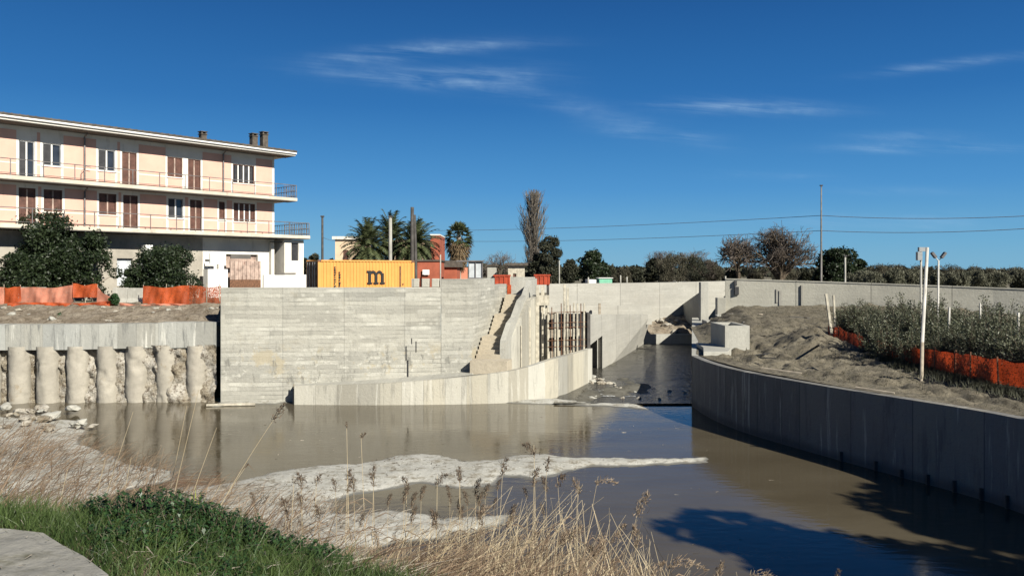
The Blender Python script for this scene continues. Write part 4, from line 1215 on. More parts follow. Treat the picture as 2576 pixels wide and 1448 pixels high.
# ground floor: shop fronts set back under the slab
mb = MB()
gops = []
for a, c, kind in ((300, 340, 's'), (350, 430, 's'), (522, 556, 'd'), (575, 655, 'g')):
    gops.append((bx_at(a, -.0), bx_at(c, -.0), G + .02 if kind != 's' else G + .9, G + (2.7 if kind != 'g' else 3.1)))
gops += [(-27, -24.5, G + .02, G + 2.8), (-22.5, -20, G + .02, G + 2.8), (-16.8, -14.6, G + .02, G + 2.8)]
gsp = bx_at(516)
openings_wall(mb, W0, gsp, G, zf[1] - .3, [g_ for g_ in gops if g_[1] < gsp], y=0.35, depth=.3, mi=1)
openings_wall(mb, gsp, 0, G, zf[1] - .3, [g_ for g_ in gops if g_[0] > gsp], y=0.35, depth=.3)
mb.box(-.25, 0.0, 0.0, .34, G, zf[1] - .3)
mb.face([(W0, 0, zf[1] - .3), (0, 0, zf[1] - .3), (0, .36, zf[1] - .3), (W0, .36, zf[1] - .3)])
place(mb, 'ground_floor_wall', [M_wplaster, M_greyp])
for k, o in enumerate(gops):
    mb = MB(); mb.box(o[0] + .02, o[1] - .02, .60, .64, o[2], o[3])
    z = o[2] + .1
    while z < o[3] - .05: mb.box(o[0] + .03, o[1] - .03, .585, .599, z, z + .05); z += .1
    place(mb, 'roller_shutter', [M_pale, M_grey, M_canvas, M_lrust, M_grey, M_pale, M_grey][k])
# rusty gate front, lower part
mb = MB(); x0, x1 = bx_at(578, 1.2), bx_at(655, 1.2)
mb.box(x0, x1, -1.25, -1.2, G, G + 1.25)
place(mb, 'low_screen', M_rust)
mb = MB(); mb.box(x0, x1, -1.24, -1.21, G + 1.26, G + 2.6)
x = x0
while x < x1: mb.box(x, x + .05, -1.29, -1.245, G + 1.26, G + 2.6); x += .32
place(mb, 'corrugated_screen', M_lrust)
# white counter, awning band and cabinets
mb = MB(); mb.box(bx_at(522, 1.0), bx_at(572, 1.0), -1.05, -.4, G, G + 2.0); place(mb, 'shop_cabinet', M_canvas)
mb = MB(); mb.box(bx_at(528, .8), bx_at(556, .8), -.8, -.72, G + 2.35, G + 3.1); place(mb, 'shop_panel', M_pale)
mb = MB(); mb.box(bx_at(582, 1.0), bx_at(632, 1.0), -.95, -.85, G + 2.75, G + 3.05); place(mb, 'awning', M_soffit)
mb = MB(); mb.box(bx_at(368, .5), bx_at(386, .5), -.4, .30, G + 3.0, G + 3.6); place(mb, 'air_conditioner', M_canvas)
# white side room under the wide lower slab
mb = MB(); zc = zf[1] - .301
openings_wall(mb, .4, 2.1, G, zc, [(bx_at(733, 0.75), bx_at(751, .75), H + .9, H + 2.25)], y=-.75, depth=.12)
mb.face([(2.1, -.75, G), (2.1, 4.6, G), (2.1, 4.6, zc), (2.1, -.75, zc)]); mb.face([(.4, 4.6, G), (.4, -.75, G), (.4, -.75, zc), (.4, 4.6, zc)])
place(mb, 'side_room', M_wplaster)
mb = MB(); mb.box(bx_at(733, .75) + .01, bx_at(751, .75) - .01, -.64, -.60, H + .91, H + 2.24); place(mb, 'window', M_shutd)
mb = MB(); mb.box(bx_at(655, 1.3), 2.6, -1.75, -1.6, G, G + 1.6); place(mb, 'yard_wall', M_canvas)
mb = MB(); mb.box(bx_at(688, 1.6), bx_at(740, 1.6), -1.82, -1.752, G + 1.62, G + 1.74); place(mb, 'wall_cap', M_soffit)
mb = MB(); mb.tube([(-.6, -.4, zf[1] - .5), (1.4, -.4, zf[1] - .52), (2.0, -.6, zf[1] - .9)], .05, 6); place(mb, 'pipe', M_rail)

# ------------------------------------------------------------------ shipping container
M_yel = simple('yellow_container_paint', (0.74, 0.335, 0.08), 0.55, 0.08, 0.8, grime=(0.66, 0.40, 0.10))
M_black = simple('black_paint', (0.012, 0.012, 0.012), 0.6, 0.2, 3)
M_doorshade = simple('shaded_door_paint', (0.10, 0.055, 0.04), 0.6, 0.3, 2)  # door end darkened in colour for the shade on it
cd = math.radians(30)
C0 = Vector((PX(800, 46.2), 46.2, H + 0.735 - 2.6))
ct = empty('shipping_container', C0, cd, 'yellow shipping container with a black letter m logo behind the retaining wall', 'container')
LX, LY, LZ = 5.98, 2.44, 2.59
mb = MB()
for x0, x1 in ((0, .14), (LX - .14, LX)):
    mb.box(x0, x1, 0, .12, 0, LZ); mb.box(x0, x1, LY - .12, LY, 0, LZ)
mb.box(.14, LX - .14, 0, .08, 0, .14); mb.box(.14, LX - .14, 0, .08, LZ - .09, LZ - .002); mb.box(.14, LX - .14, LY - .08, LY, LZ - .09, LZ - .002)
mb.build('frame', M_yel, ct)
mb = MB(); n = 0; x = .14; ph = 0
while x < LX - .14 - 1e-3:
    for dx, y0, y1 in ((.07, .035, .035), (.03, .035, .066), (.07, .066, .066), (.03, .066, .035)):
        x2 = min(x + dx, LX - .14)
        mb.face([(x, y0, .14), (x2, y1, .14), (x2, y1, LZ - .09), (x, y0, LZ - .09)]); x = x2
mb.face([(.14, LY - .05, .1), (LX - .14, LY - .05, .1), (LX - .14, LY - .05, LZ - .1), (.14, LY - .05, LZ - .1)])
mb.face([(LX - .03, .1, .1), (LX - .03, LY - .1, .1), (LX - .03, LY - .1, LZ - .1), (LX - .03, .1, LZ - .1)])
mb.build('side_panel', M_yel, ct)
mb = MB(); mb.box(.02, LX - .02, .02, LY - .02, LZ - .08, LZ - .03); mb.build('roof', M_yel, ct)
for k in range(2):
    mb = MB(); y0 = .14 + k * 1.08; mb.box(-.012, .03, y0, y0 + 1.06, .14, LZ - .1)
    for z in (.5, 1.0, 1.5, 2.0): mb.box(-.03, -.0125, y0 + .08, y0 + .98, z, z + .16)
    d = mb.build('door', M_doorshade, ct)
    for yy in (.3, .75):
        mb = MB(); mb.tube([(-.06, y0 + yy, .16), (-.06, y0 + yy, LZ - .12)], .02, 6); mb.build('lock_rod', M_steel, d)
mb = MB()
for x in (0, LX - .18):
    for z in (LZ - .12, 0): mb.box(x - .012, x + .19, -.012, .0, z, z + .125)
mb.build('corner_casting', M_rust, ct)
# the letter m with slab serifs, and the tops of "sc" under it
mb = MB(); xm, zm, s = 3.03, 1.17, .80
y0, y1 = -.02, .034
for k in range(3): mb.box(xm + k * .40, xm + k * .40 + .17, y0, y1, zm, zm + s - (.15 if k else 0))
for k in range(3): mb.box(xm + k * .40 - .07, xm + k * .40 + .24, y0 - .003, y1, zm, zm + .10)
mb.box(xm - .09, xm + .02, y0 - .002, y1, zm + s - .12, zm + s + .001)
for k in range(2):
    cx = xm + .17 + k * .40 + .115
    pts_o = [(cx + .20 * math.cos(a), zm + s - .21 + .22 * math.sin(a)) for a in np.linspace(0, math.pi, 12)]
    pts_i = [(cx + .09 * math.cos(a), zm + s - .23 + .09 * math.sin(a)) for a in np.linspace(0, math.pi, 12)]
    for i in range(11):
        a, c, d, e = pts_o[i], pts_o[i + 1], pts_i[i + 1], pts_i[i]
        mb.face([(a[0], y0 - .004, a[1]), (c[0], y0 - .004, c[1]), (d[0], y0 - .004, d[1]), (e[0], y0 - .004, e[1])])
mb.build('letter_m', M_black, ct)
def text_part(txt, size, loc, mat, parent, rot=(math.radians(90), 0, 0), name='lettering', ext=.01):
    cu = bpy.data.curves.new('tmp', 'FONT'); cu.body = txt; cu.size = size; cu.extrude = ext; cu.offset = .018 * size
    ob = bpy.data.objects.new('tmp', cu); sc.collection.objects.link(ob)
    dg = bpy.context.evaluated_depsgraph_get()
    me = bpy.data.meshes.new_from_object(ob.evaluated_get(dg)); me.name = name
    bpy.data.objects.remove(ob)
    o = bpy.data.objects.new(name, me); me.materials.clear(); me.materials.append(mat)
    sc.collection.objects.link(o); o.parent = parent; o.location = loc; o.rotation_euler = rot
    return o
text_part('sc', .95, (3.08, -.022, .53), M_black, ct, name='letters_sc')
mb = MB(); rr = random.Random(3)
for c_, x in enumerate((.95, 1.22)):
    z = 2.2 - .3 * c_
    while z > .3:
        hgt = rr.uniform(.05, .11); mb.box(x, x + rr.uniform(.07, .12), -.01, .034, z - hgt, z); z -= hgt + rr.uniform(.03, .07)
mb.build('side_marking', M_black, ct)
mb = MB(); mb.box(5.02, 5.09, -.01, .034, 1.0, 2.25); mb.box(5.2, 5.27, -.01, .034, 1.1, 1.2); mb.build('side_marking', M_rust, ct)

# ------------------------------------------------------------------ nets and barriers on the left
net = empty('safety_net', (-20, 44, 4.7), 0, 'sagging orange plastic safety netting along the edge of the soil slope', 'net')
def net_panel(px0, px1, yt0, yt1, yb0, yb1, D, mat, parent, name='netting', wob=.10, seed=0, D1=None):
    D1 = D1 or D
    n = max(6, int((px1 - px0) / 5)); m = 8
    v = []; f = []
    rr = np.random.default_rng(seed + int(px0) % 97)
    ph = rr.uniform(0, 6, 4)
    for i in range(n + 1):
        t = i / n; px = px0 + (px1 - px0) * t; DD = D + (D1 - D) * t
        sag = 3.0 * math.sin(math.pi * t) + 1.5 * math.sin(9 * t + ph[0])
        for j in range(m + 1):
            s = j / m
            py = (yb0 + (yb1 - yb0) * t) * (1 - s) + (yt0 + (yt1 - yt0) * t + sag) * s
            off = wob * (math.sin(t * n * .7 + ph[1] + s * 2) * .6 + math.sin(t * n * 1.9 + ph[2] - s * 4) * .4) * (1 - .5 * s)
            d = DD + off
            v.append(((px - CX) * DD / F, d, H - (py - CY) * DD / F))
    for i in range(n):
        for j in range(m):
            a = i * (m + 1) + j; f.append((a, a + m + 1, a + m + 2, a + 1))
    o = np_mesh(name, v, f, mat, parent=parent, smooth=True); o.location = -parent.location
    return o
for (a, c, t0, t1, b0, b1, D, mt) in ((-90, 9, 722, 722, 770, 770, 44.0, M_net2), (10, 52, 722, 718, 768, 766, 44.0, M_net), (49, 184, 722, 718, 766, 764, 44.1, M_net2), (184, 244, 713, 714, 748, 748, 44.0, M_net),
                                       (244, 286, 722, 752, 764, 764, 44.05, M_net2), (20, 290, 760, 757, 772, 770, 43.6, M_net), (360, 475, 720, 718, 766, 765, 44.0, M_net), (471, 556, 716, 720, 764, 765, 44.1, M_net3),
                                       (300, 480, 762, 762, 769, 768, 43.7, M_net2)):
    net_panel(a, c, t0, t1, b0, b1, D, mt, net)
for px in (-60, 11, 51, 184, 215, 243, 361, 417, 473, 520, 552):
    mb = MB(); x = PX(px, 44.08); mb.tube([(x, 44.1, G - .2), (x + random.uniform(-.06, .06), 44.1, PZ(random.uniform(708, 718), 44.1))], .022, 5)
    o = mb.build('stake', M_wood if px != 184 else M_rust, net); o.location = -net.location
def barrier(px0, px1, D, zt, label, mat):
    x0, x1 = PX(px0, D), PX(px1, D); z0 = G - .05
    mb = MB()
    sec = [(-.30, z0), (.30, z0), (.30, z0 + .12), (.12, z0 + .38), (.085, zt), (-.085, zt), (-.12, z0 + .38), (-.30, z0 + .12)]
    n = len(sec)
    for i in range(n):
        a, c = sec[i], sec[(i + 1) % n]
        mb.face([(x0, D + a[0], a[1]), (x1, D + a[0], a[1]), (x1, D + c[0], c[1]), (x0, D + c[0], c[1])])
    mb.face([(x0, D + s[0], s[1]) for s in sec]); mb.face([(x1, D + s[0], s[1]) for s in reversed(sec)])
    tag(mb.build('concrete_barrier', mat, bevel=.015), label, 'barrier', 'concrete barriers behind the orange net')
barrier(286, 322.6, 44.9, PZ(723, 44.9), 'pale concrete road barrier in the gap of the net, left of its pair', M_plain)
barrier(323.4, 361, 44.9, PZ(724, 44.9), 'pale concrete road barrier in the gap of the net, right of its pair', M_plain)
barrier(48, 115, 44.9, PZ(722, 44.9), 'concrete road barrier behind the pale net below the big evergreen', M_plain)
barrier(116.5, 183, 44.9, PZ(724, 44.9), 'concrete road barrier behind the pale net next to the taller deep orange netting', M_plain)
# white plastic slab pieces by the wall root
slab('kerb_piece', 'thin broken pale board washed up at the foot of the main wall corner', 'board', [(PX(520, 38.6), 38.5), (PX(640, 38.8), 38.8), (PX(640, 38.8), 38.95), (PX(520, 38.6), 38.7)], .02, .12, M_form)
mb = MB(); mb.tube([PG(738, 1015, 0.0) + Vector((0, 0, -.2)), PG(738, 1015) + Vector((0, .1, .95))], .035, 6)
tag(mb.build('stake', M_wood), 'short dark wooden stake at the near end of the low panelled wall', 'stake')

# ------------------------------------------------------------------ houses behind
def house(name, label, px0, px1, py_top, D, depth, wallmat, roof=None, roofh=.3, over=.3, windows=(), rz=0.0, cat='building', z0=G):
    x0, x1 = PX(px0, D), PX(px1, D)
    r = empty(name, ((x0 + x1) / 2, D, z0), rz, label, cat)
    w = (x1 - x0) / 2; zt = PZ(py_top, D) - z0
    mb = MB()
    openings_wall(mb, -w, w, 0, zt, [(a * 2 * w - w, c * 2 * w - w, d * zt, e * zt) for a, c, d, e in windows], depth=.15)
    mb.face([(w, 0, 0), (w, depth, 0), (w, depth, zt), (w, 0, zt)]); mb.face([(-w, depth, 0), (-w, 0, 0), (-w, 0, zt), (-w, depth, zt)])
    mb.face([(w, depth, 0), (-w, depth, 0), (-w, depth, zt), (w, depth, zt)]); mb.face([(-w, 0, zt), (w, 0, zt), (w, depth, zt), (-w, depth, zt)])
    mb.build('wall', wallmat, r)
    for a, c, d, e in windows:
        mb = MB(); mb.box(a * 2 * w - w, c * 2 * w - w, .10, .14, d * zt, e * zt); mb.build('window', M_shut, r)
    if roof:
        mb = MB(); mb.box(-w - over, w + over, -over, depth + over, zt + .003, zt + roofh); mb.build('roof', roof, r)
    return r
house('far_house', 'peach two-storey house with a flat roof left of the date palms', 843, 900, 602, 95, 9, M_cream, M_wplaster, .35, .3, [(.35, .58, .55, .78)])
r = house('far_house', 'pale peach block with a windowed front behind the date palms', 985, 1086, 603, 98, 8, M_cream, None, windows=[(.1, .2, .55, .75), (.32, .42, .55, .75), (.55, .65, .55, .75), (.78, .88, .55, .75)])
house('red_tower', 'narrow red-brown tower wall at the right of the date palms', 1083, 1106, 592, 97, 7.5, M_brick, M_wplaster, .15, .05)
house('workshop', 'dark red shed wall with a small white notice behind the retaining wall', 1050, 1107, 657, 62, 5, M_brick, M_tile, .12, .1)
mb = MB(); D = 61.8; mb.box(PX(1063, D), PX(1080, D), D, D + .06, PZ(691, D), PZ(678, D)); tag(mb.build('notice', M_canvas), 'small white notice board on the dark red shed wall', 'sign')
house('shed', 'low shed with dark roof between the red wall and the fan palm trunk', 1109, 1150, 672, 66, 4, M_brick, M_tile, .55, .25)
house('garden_wall', 'pink garden wall at the foot of the fan palm', 1128, 1176, 673, 70, .3, M_pinkw, None, cat='wall')
# white framed kiosk with blue-white panels
kx = empty('kiosk', (PX(1196, 62), 62, G), 0, 'white framed site kiosk with pale blue panels right of the fan palm', 'kiosk')
w = (PX(1217, 62) - PX(1181, 62)) / 2; zt = PZ(658, 62) - G
mb = MB()
for x in (-w, -.03, w - .06): mb.box(x, x + .07, 0, .07, 0, zt)
for z in (0, zt * .5, zt - .08): mb.box(-w + .071, w - .061, .005, .065, z, z + .07)
mb.box(-w - .9, w + .1, -.1, 1.6, zt + .002, zt + .1)
mb.build('frame', M_rail, kx)
mb = MB(); mb.box(-w + .02, w - .02, .08, .12, .05, zt - .02); mb.build('screen', M_pale, kx)
house('brick_hut', 'small grey block hut with flat roof left of the poplar', 1226, 1248, 669, 75, 3, M_plain, M_tile, .12, .15)
house('ochre_hut', 'small ochre stone hut with sloping dark roof at the foot of the poplar', 1278, 1320, 668, 72, 4, M_form, M_tile, .25, .3, [(.3, .5, .2, .7)])
house('green_kiosk', 'small mint green hut with a white base among the dark trees', 1508, 1540, 700, 92, 3, simple('mint_paint', (.22, .55, .38), .6, .1, 2), M_canvas, .08, .1)
house('white_van_body', 'tiny white box trailer beside the mint green hut', 1478, 1500, 703, 92, 3, M_canvas, None, cat='trailer')
house('low_shed', 'long low white roofed shed just above the far cross wall', 1700, 1745, 708, 100, 4, M_canvas, None, cat='shed')
for a, c, t in ((1905, 1918, 688), (1942, 1962, 695), (2000, 2030, 694)):
    pass

# ------------------------------------------------------------------ poles, wires, lamps
def pole(name, label, px, py_top, D, r0, r1, mat, z0=G, lean=0.0, extra=None, cat='pole', group=None):
    x = PX(px, D); zt = PZ(py_top, D)
    rt = empty(name, (x, D, z0), 0, label, cat, group)
    mb = MB(); mb.tube([(0, 0, -.1), (lean * .5, 0, (zt - z0) * .5), (lean, 0, zt - z0)], [r0, (r0 + r1) / 2, r1], 8); mb.build('shaft', mat, rt, smooth=True)
    if extra: extra(rt, lean, zt - z0)
    return rt
M_poleg = simple('grey_pole', (0.17, 0.16, 0.15), 0.8, 0.3, 1.5)
def insul(rt, lean, h):
    for k, dz in enumerate((.3, .9)):
        mb = MB(); mb.box(lean - .4, lean + .4, -.03, .03, h - dz, h - dz + .06); mb.build('crossarm', M_steel, rt)
    for dx in (-.35, .35):
        mb = MB(); mb.tube([(lean + dx, 0, h - .3), (lean + dx, 0, h - .08)], .04, 6); mb.build('insulator', M_white, rt)
def caps(rt, lean, h):
    mb = MB(); mb.box(lean - .14, lean + .14, -.14, .14, h, h + .12); mb.build('cap', M_pole, rt)
pole('utility_pole', 'slim dark utility pole between the balcony block and the peach house', 811, 546, 70, .12, .09, M_pole, extra=caps)
pole('utility_pole', 'grey utility pole standing in front of the date palms', 982, 547, 60, .15, .12, M_cpole, extra=caps)
def twin(rt, lean, h):
    mb = MB(); mb.tube([(.26, 0, -.1), (.2, 0, h * .6), (.14, 0, h - .5)], [.11, .10, .09], 8); mb.build('brace', M_pole, rt, smooth=True)
pole('utility_pole', 'thick dark twin utility pole at the right edge of the date palms', 1037, 521, 52, .14, .11, M_pole, extra=twin)
pole('utility_pole', 'tall bare pole carrying two cables over the far boundary wall', 2066, 468, 90, .12, .07, M_poleg, extra=caps)
pole('steel_post', 'thin pale post behind the far pale wall, left of the round evergreen', 2126, 645, 74, .09, .08, M_cpole, extra=caps, cat='post')
pole('steel_post', 'thin grey post beside the red wall and the fan palm', 1108, 640, 60, .05, .05, M_cpole, cat='post')
pole('steel_post', 'thin pale post by the tree right of the poplar', 1407, 655, 80, .07, .06, M_cpole, cat='post')
for k, (px, yt) in enumerate(((1480, 697), (1561, 692), (1577, 696), (1825, 694), (2168, 690))):
    pole('fence_post', ['short pale post left of the mint green hut', 'short pale post right of the mint green hut, first of two', 'short pale post right of the mint green hut, second of two',
         'short pale post above the start of the boundary wall', 'short pale post above the boundary wall near the round evergreen'][k], px, yt, 84, .08, .08, M_cpole, cat='post')
def wire(label, pts, r=.02):
    mb = MB(); P3 = []
    for i in range(len(pts) - 1):
        a, c = P(*pts[i]), P(*pts[i + 1]); n = 14
        for k in range(n):
            t = k / n; p = a.lerp(c, t); p.z -= 4 * t * (1 - t) * .35; P3.append(p)
    P3.append(P(*pts[-1])); mb.tube(P3, r, 4, cap=False)
    tag(mb.build('cable', M_rail), label, 'cable')
wire('upper overhead cable crossing the sky to the tall bare pole', [(1100, 580, 150), (2066, 542, 90), (2640, 540, 76)], .03)
wire('lower overhead cable crossing the sky below its twin', [(1180, 607, 150), (2066, 580, 90), (2640, 571, 76)], .03)
wire('thin cable strung from the slim dark pole toward the date palms', [(811, 596, 70), (875, 596, 80), (982, 585, 60)], .014)

M_offw = simple('worn_white_paint', (0.55, 0.53, 0.48), 0.7, 0.15, 3, grime=(0.3, 0.27, 0.22))
# tall white post and double lamp on the terrace
D = 29.7
wp = empty('white_post', (PX(2318, D), D, 2.45), 0, 'leaning white painted timber post standing in front of the orange net', 'post')
mb = MB(); zt = PZ(622, D) - 2.45; zm = PZ(860, D) - 2.45
mb.tube([(0, 0, -.2), (.03, 0, zm)], [.062, .062], 8); mb.build('lower_shaft', M_wood, wp, smooth=True)
mb = MB(); mb.tube([(.03, 0, zm + .002), (.22, 0, zt)], [.062, .056], 8); mb.build('upper_shaft', M_offw, wp, smooth=True)
D = 36.0
x = PX(2361, D)
lp = empty('double_lamp', (x, D, 2.8), 0, 'slim white lamp post with two heads spread in a V above the thicket', 'lamp')
zt = PZ(655, D) - 2.8
mb = MB(); mb.tube([(-.03, 0, -.2), (0, 0, zt)], [.045, .035], 8); mb.build('shaft', M_offw, lp, smooth=True)
for s in (-1, 1):
    mb = MB(); mb.tube([(0, 0, zt - .02), (s * .14, 0, zt + .14)], .02, 5); a = mb.build('arm', M_steel, lp)
    mb = MB(); M4 = Matrix.Translation((s * .20, 0, zt + .22)) @ Matrix.Rotation(s * math.radians(38), 4, 'Y')
    mb.box(-.05, .05, -.09, .09, -.12, .17, 0, M4); mb.build('lamp_head', M_rail, a)
# second older light standing right behind the white post
D = 38
x = PX(2326, D); ol = empty('street_lamp', (x - .05, D, 2.9), 0, 'old grey lamp half hidden behind the top of the leaning white post', 'lamp')
zt = PZ(628, D) - 2.9
mb = MB(); mb.tube([(-.12, 0, -.1), (-.12, 0, zt)], .05, 7); mb.build('shaft', M_cpole, ol, smooth=True)
mb = MB(); mb.box(-.32, -.10, -.1, .1, zt - .5, zt - .1); mb.box(-.24, .16, -.08, .08, zt - .08, zt + .12); mb.build('lamp_head', M_steel, ol)
# pale stakes
def stake(label, px, y0, y1, D, w, lean=0, mat=None):
    mb = MB(); x = PX(px, D); z0, z1 = PZ(y1, D), PZ(y0, D)
    M4 = Matrix.Translation((x, D, z0)) @ Matrix.Rotation(lean, 4, 'Y')
    mb.box(-w / 2, w / 2, -w / 2, w / 2, -.3, z1 - z0, 0, M4)
    tag(mb.build('stake', mat or M_form, bevel=.008), label, 'stake', 'pale stakes around the thicket')
stake('pale squared stake leaning left at the far end of the orange net', 2090, 738, 826, 43.6, .13, math.radians(-8))
stake('thinner pale stake paired with the leaning one at the end of the orange net', 2101, 742, 824, 43.9, .10, math.radians(-3))
stake('short white stake in the thicket right of the double lamp', 2387, 772, 815, 33, .07, math.radians(2), M_offw)
stake('white stake in the thicket near the picture edge', 2561, 786, 840, 30, .07, math.radians(1), M_offw)
stake('white stake end poking from the thicket above the orange net', 2466, 762, 784, 36, .06, 0, M_offw)

M_net4 = net_mat('shaded_net', (0.50, 0.065, 0.015), 0.43)  # orange darkened in colour for a net standing in shade
M_net5 = net_mat('deep_shaded_net', (0.36, 0.05, 0.015), 0.44)  # second panel tone with stronger shade in the colour
# orange net along the thicket
net2 = empty('safety_net', (16, 34, 2.6), 0, 'orange plastic safety netting in shade along the foot of the thicket', 'net')
nl = [(2083, 44.6, 818, 858), (2110, 43.4, 822, 872), (2160, 39.5, 842, 892), (2215, 36.4, 856, 900), (2260, 34.6, 864, 925), (2300, 32.6, 873, 938), (2350, 31.0, 878, 945), (2400, 29.5, 886, 952), (2440, 28.5, 890, 955), (2510, 26.8, 902, 965), (2600, 25.2, 915, 980), (2760, 23, 935, 1005)]
for i in range(len(nl) - 1):
    a, c = nl[i], nl[i + 1]
    net_panel(a[0], c[0], a[2], c[2], a[3], c[3], a[1], M_net4 if i % 3 != 1 else M_net5, net2, seed=i * 7, D1=c[1], wob=.05)
for i, a in enumerate(nl):
    mb = MB(); x = PX(a[0], a[1]); mb.tube([(x, a[1] - .05, PZ(a[3] + 8, a[1])), (x + random.uniform(-.05, .05), a[1] - .05, PZ(a[2] - 6, a[1]))], .03, 5)
    o = mb.build('stake', M_rust, net2); o.location = -net2.location
# planks and a beam dumped on the dirt
for k, (px, py, L_, an, w_, lab) in enumerate(((2010, 800, 1.3, .3, .12, 'dark short plank lying high on the dirt slope by the pale stakes'), (2018, 838, 1.0, -.2, .10, 'dark plank lying below the other one on the dirt slope'),
        (1912, 792, .8, 1.0, .14, 'pale plank end on the dirt behind the concrete chamber'), (1965, 935, 1.5, -.5, .09, 'pale thin board on the dirt close to the curved wall'), (2200, 985, 1.2, -.6, .09, 'pale board near the foot of the leaning white post'))):
    p = PG(px, py, 2.9); z = float(zterr(np.array(p.x), np.array(p.y), np.array(4.0))); p = PG(px, py, z + .05)
    mb = MB(); mb.box(-L_ / 2, L_ / 2, -w_ / 2, w_ / 2, 0, .05)
    o = mb.build('plank', M_pole if k < 2 else M_wood, bevel=.006); o.location = (p.x, p.y, z + .08); o.rotation_euler = (.05, .08, an); tag(o, lab, 'plank')
# steel reinforcing loops / dark hoses lying on the terrace
for k, (pts, lab) in enumerate((([(1895, 895), (1935, 889), (1985, 896), (2040, 880), (2060, 868)], 'dark bent hose lying on the dirt behind the curved wall'),
                                ([(1900, 899), (1960, 902), (2010, 893)], 'second dark hose lying flat in front of the first'))):
    mb = MB(); q = []
    for (a, c) in pts:
        p = PG(a, c, 2.75); z = float(zterr(np.array(p.x), np.array(p.y), np.array(3.0))); p = PG(a, c, z + .06); q.append(p)
    mb.tube(q, .05, 6); tag(mb.build('hose', M_black, smooth=True), lab, 'hose')
# ================================================================== VEGETATION
def quads_from(centers, a, b):
    """leaf quads: centre +- a +- b"""
    v = np.stack([centers - a - b, centers + a - b, centers + a + b, centers - a + b], 1).reshape(-1, 3)
    f = np.arange(len(v)).reshape(-1, 4)
    return v, f
def rand_dirs(n, rng):
    d = rng.normal(size=(n, 3)); return d / np.linalg.norm(d, axis=1, keepdims=True)
def blob_points(blobs, n, rng, shell=0.55):
    """points spread through ellipsoid blobs, denser near the shell"""
    vol = np.array([b[3] * b[4] * b[5] for b in blobs]) ** 0.75; pick = rng.choice(len(blobs), n, p=vol / vol.sum())
    B = np.array(blobs)[pick]
    d = rand_dirs(n, rng); r = rng.uniform(0, 1, n) ** (1 / 3.0); r = r * (1 - shell) + shell * rng.uniform(.75, 1.05, n)
    return B[:, :3] + d * r[:, None] * B[:, 3:6], d
def leaf_mesh(name, pts, nd, size, mat, rng, parent, aspect=0.55, up=0.3):
    n = len(pts)
    a = rand_dirs(n, rng) + nd * 0.2 + np.array([0, 0, up]) * rng.uniform(-1, 1, (n, 1)); a /= np.linalg.norm(a, axis=1, keepdims=True)
    b = np.cross(a, rand_dirs(n, rng)); b /= np.linalg.norm(b, axis=1, keepdims=True) + 1e-9
    s = size * rng.uniform(.55, 1.35, (n, 1))
    c = pts
    # diamond-shaped leaf
    v = np.stack([c - a * s, c + b * s * aspect, c + a * s, c - b * s * aspect], 1).reshape(-1, 3)
    return np_mesh(name, v, np.arange(4 * n).reshape(-1, 4), mat, parent=parent)
def crown_blobs(h0, h1, r, n, rng, top=0.45, squash=.8):
    bl = []
    for i in range(n):
        t = (i + .5) / n; z = h0 + (h1 - h0) * t
        env = r * math.sqrt(max(0.05, 1 - ((t - top) / (1.05 - top if t > top else top + .35)) ** 2))
        k = rng.uniform(.20, .46) * r
        an = rng.uniform(0, 2 * math.pi); rad = max(0, env - k * .8) * rng.uniform(.55, 1.0)
        bl.append((math.cos(an) * rad, math.sin(an) * rad, min(z, h1 - k * squash * .8), k, k, k * squash))
    bl.append((0, 0, (h0 + h1) / 2, r * .6, r * .6, (h1 - h0) * .38))
    return bl
def limbs(mb, blobs, base_h, r0, rng):
    mb.tube([(0, 0, -.2), (0.05, 0, base_h * .6), (0, 0.05, base_h)], [r0, r0 * .8, r0 * .65], 7)
    for b in blobs[:9]:
        e = Vector(b[:3]); m_ = Vector((e.x * .4, e.y * .4, base_h + (e.z - base_h) * .35))
        mb.tube([(0, 0, base_h * .8), m_, e], [r0 * .5, r0 * .3, r0 * .08], 5)

def evergreen(px, D, z0, py_top, wpx, label, mat=None, n=5000, leaf=.13, nb=16, name='evergreen_tree', cat='tree', seed=1, trunk=.18, low=.22, group=None, bark=None, top=.45, gap=-.5, aspect=.55, up=.3, spiky=0):
    rng = np.random.default_rng(seed)
    h = PZ(py_top, D) - z0; r = wpx / 2 * D / F
    root = empty(name, (PX(px, D), D, z0), rng.uniform(0, 6), label, cat, group)
    bl = crown_blobs(h * low, h, r, nb, rng, top)
    mb = MB(); limbs(mb, bl, max(.3, h * low * 1.3), trunk, rng); mb.build('trunk', bark or M_bark, root, smooth=True)
    p, d = blob_points(bl, n, rng)
    # gaps
    g = vnoise(p[:, 0] * 2.2 / max(r / 2, .5), p[:, 1] * 2.2 + p[:, 2] * 2.6, seed); keep = g > gap
    p = p[keep]; d = d[keep]; p = p[p[:, 2] > .05]; d = d[:len(p)]
    if spiky:
        q = rng.integers(0, len(p), int(len(p) * spiky)); t = rng.uniform(0, 1, (len(q), 1)) ** .7
        o = d[q] * np.array([.6, .6, .4]) + np.array([0, 0, .5]) + rng.normal(0, .12, (len(q), 3))
        grp = q % 40
        p2 = p[q] + o * t * r * .22; p = np.concatenate([p, p2]); d = np.concatenate([d, d[q]])
        p = p[p[:, 2] > .05]; d = d[:len(p)]
    leaf_mesh('crown', p, d, leaf, mat or M_ever, rng, root, aspect, up)
    return root
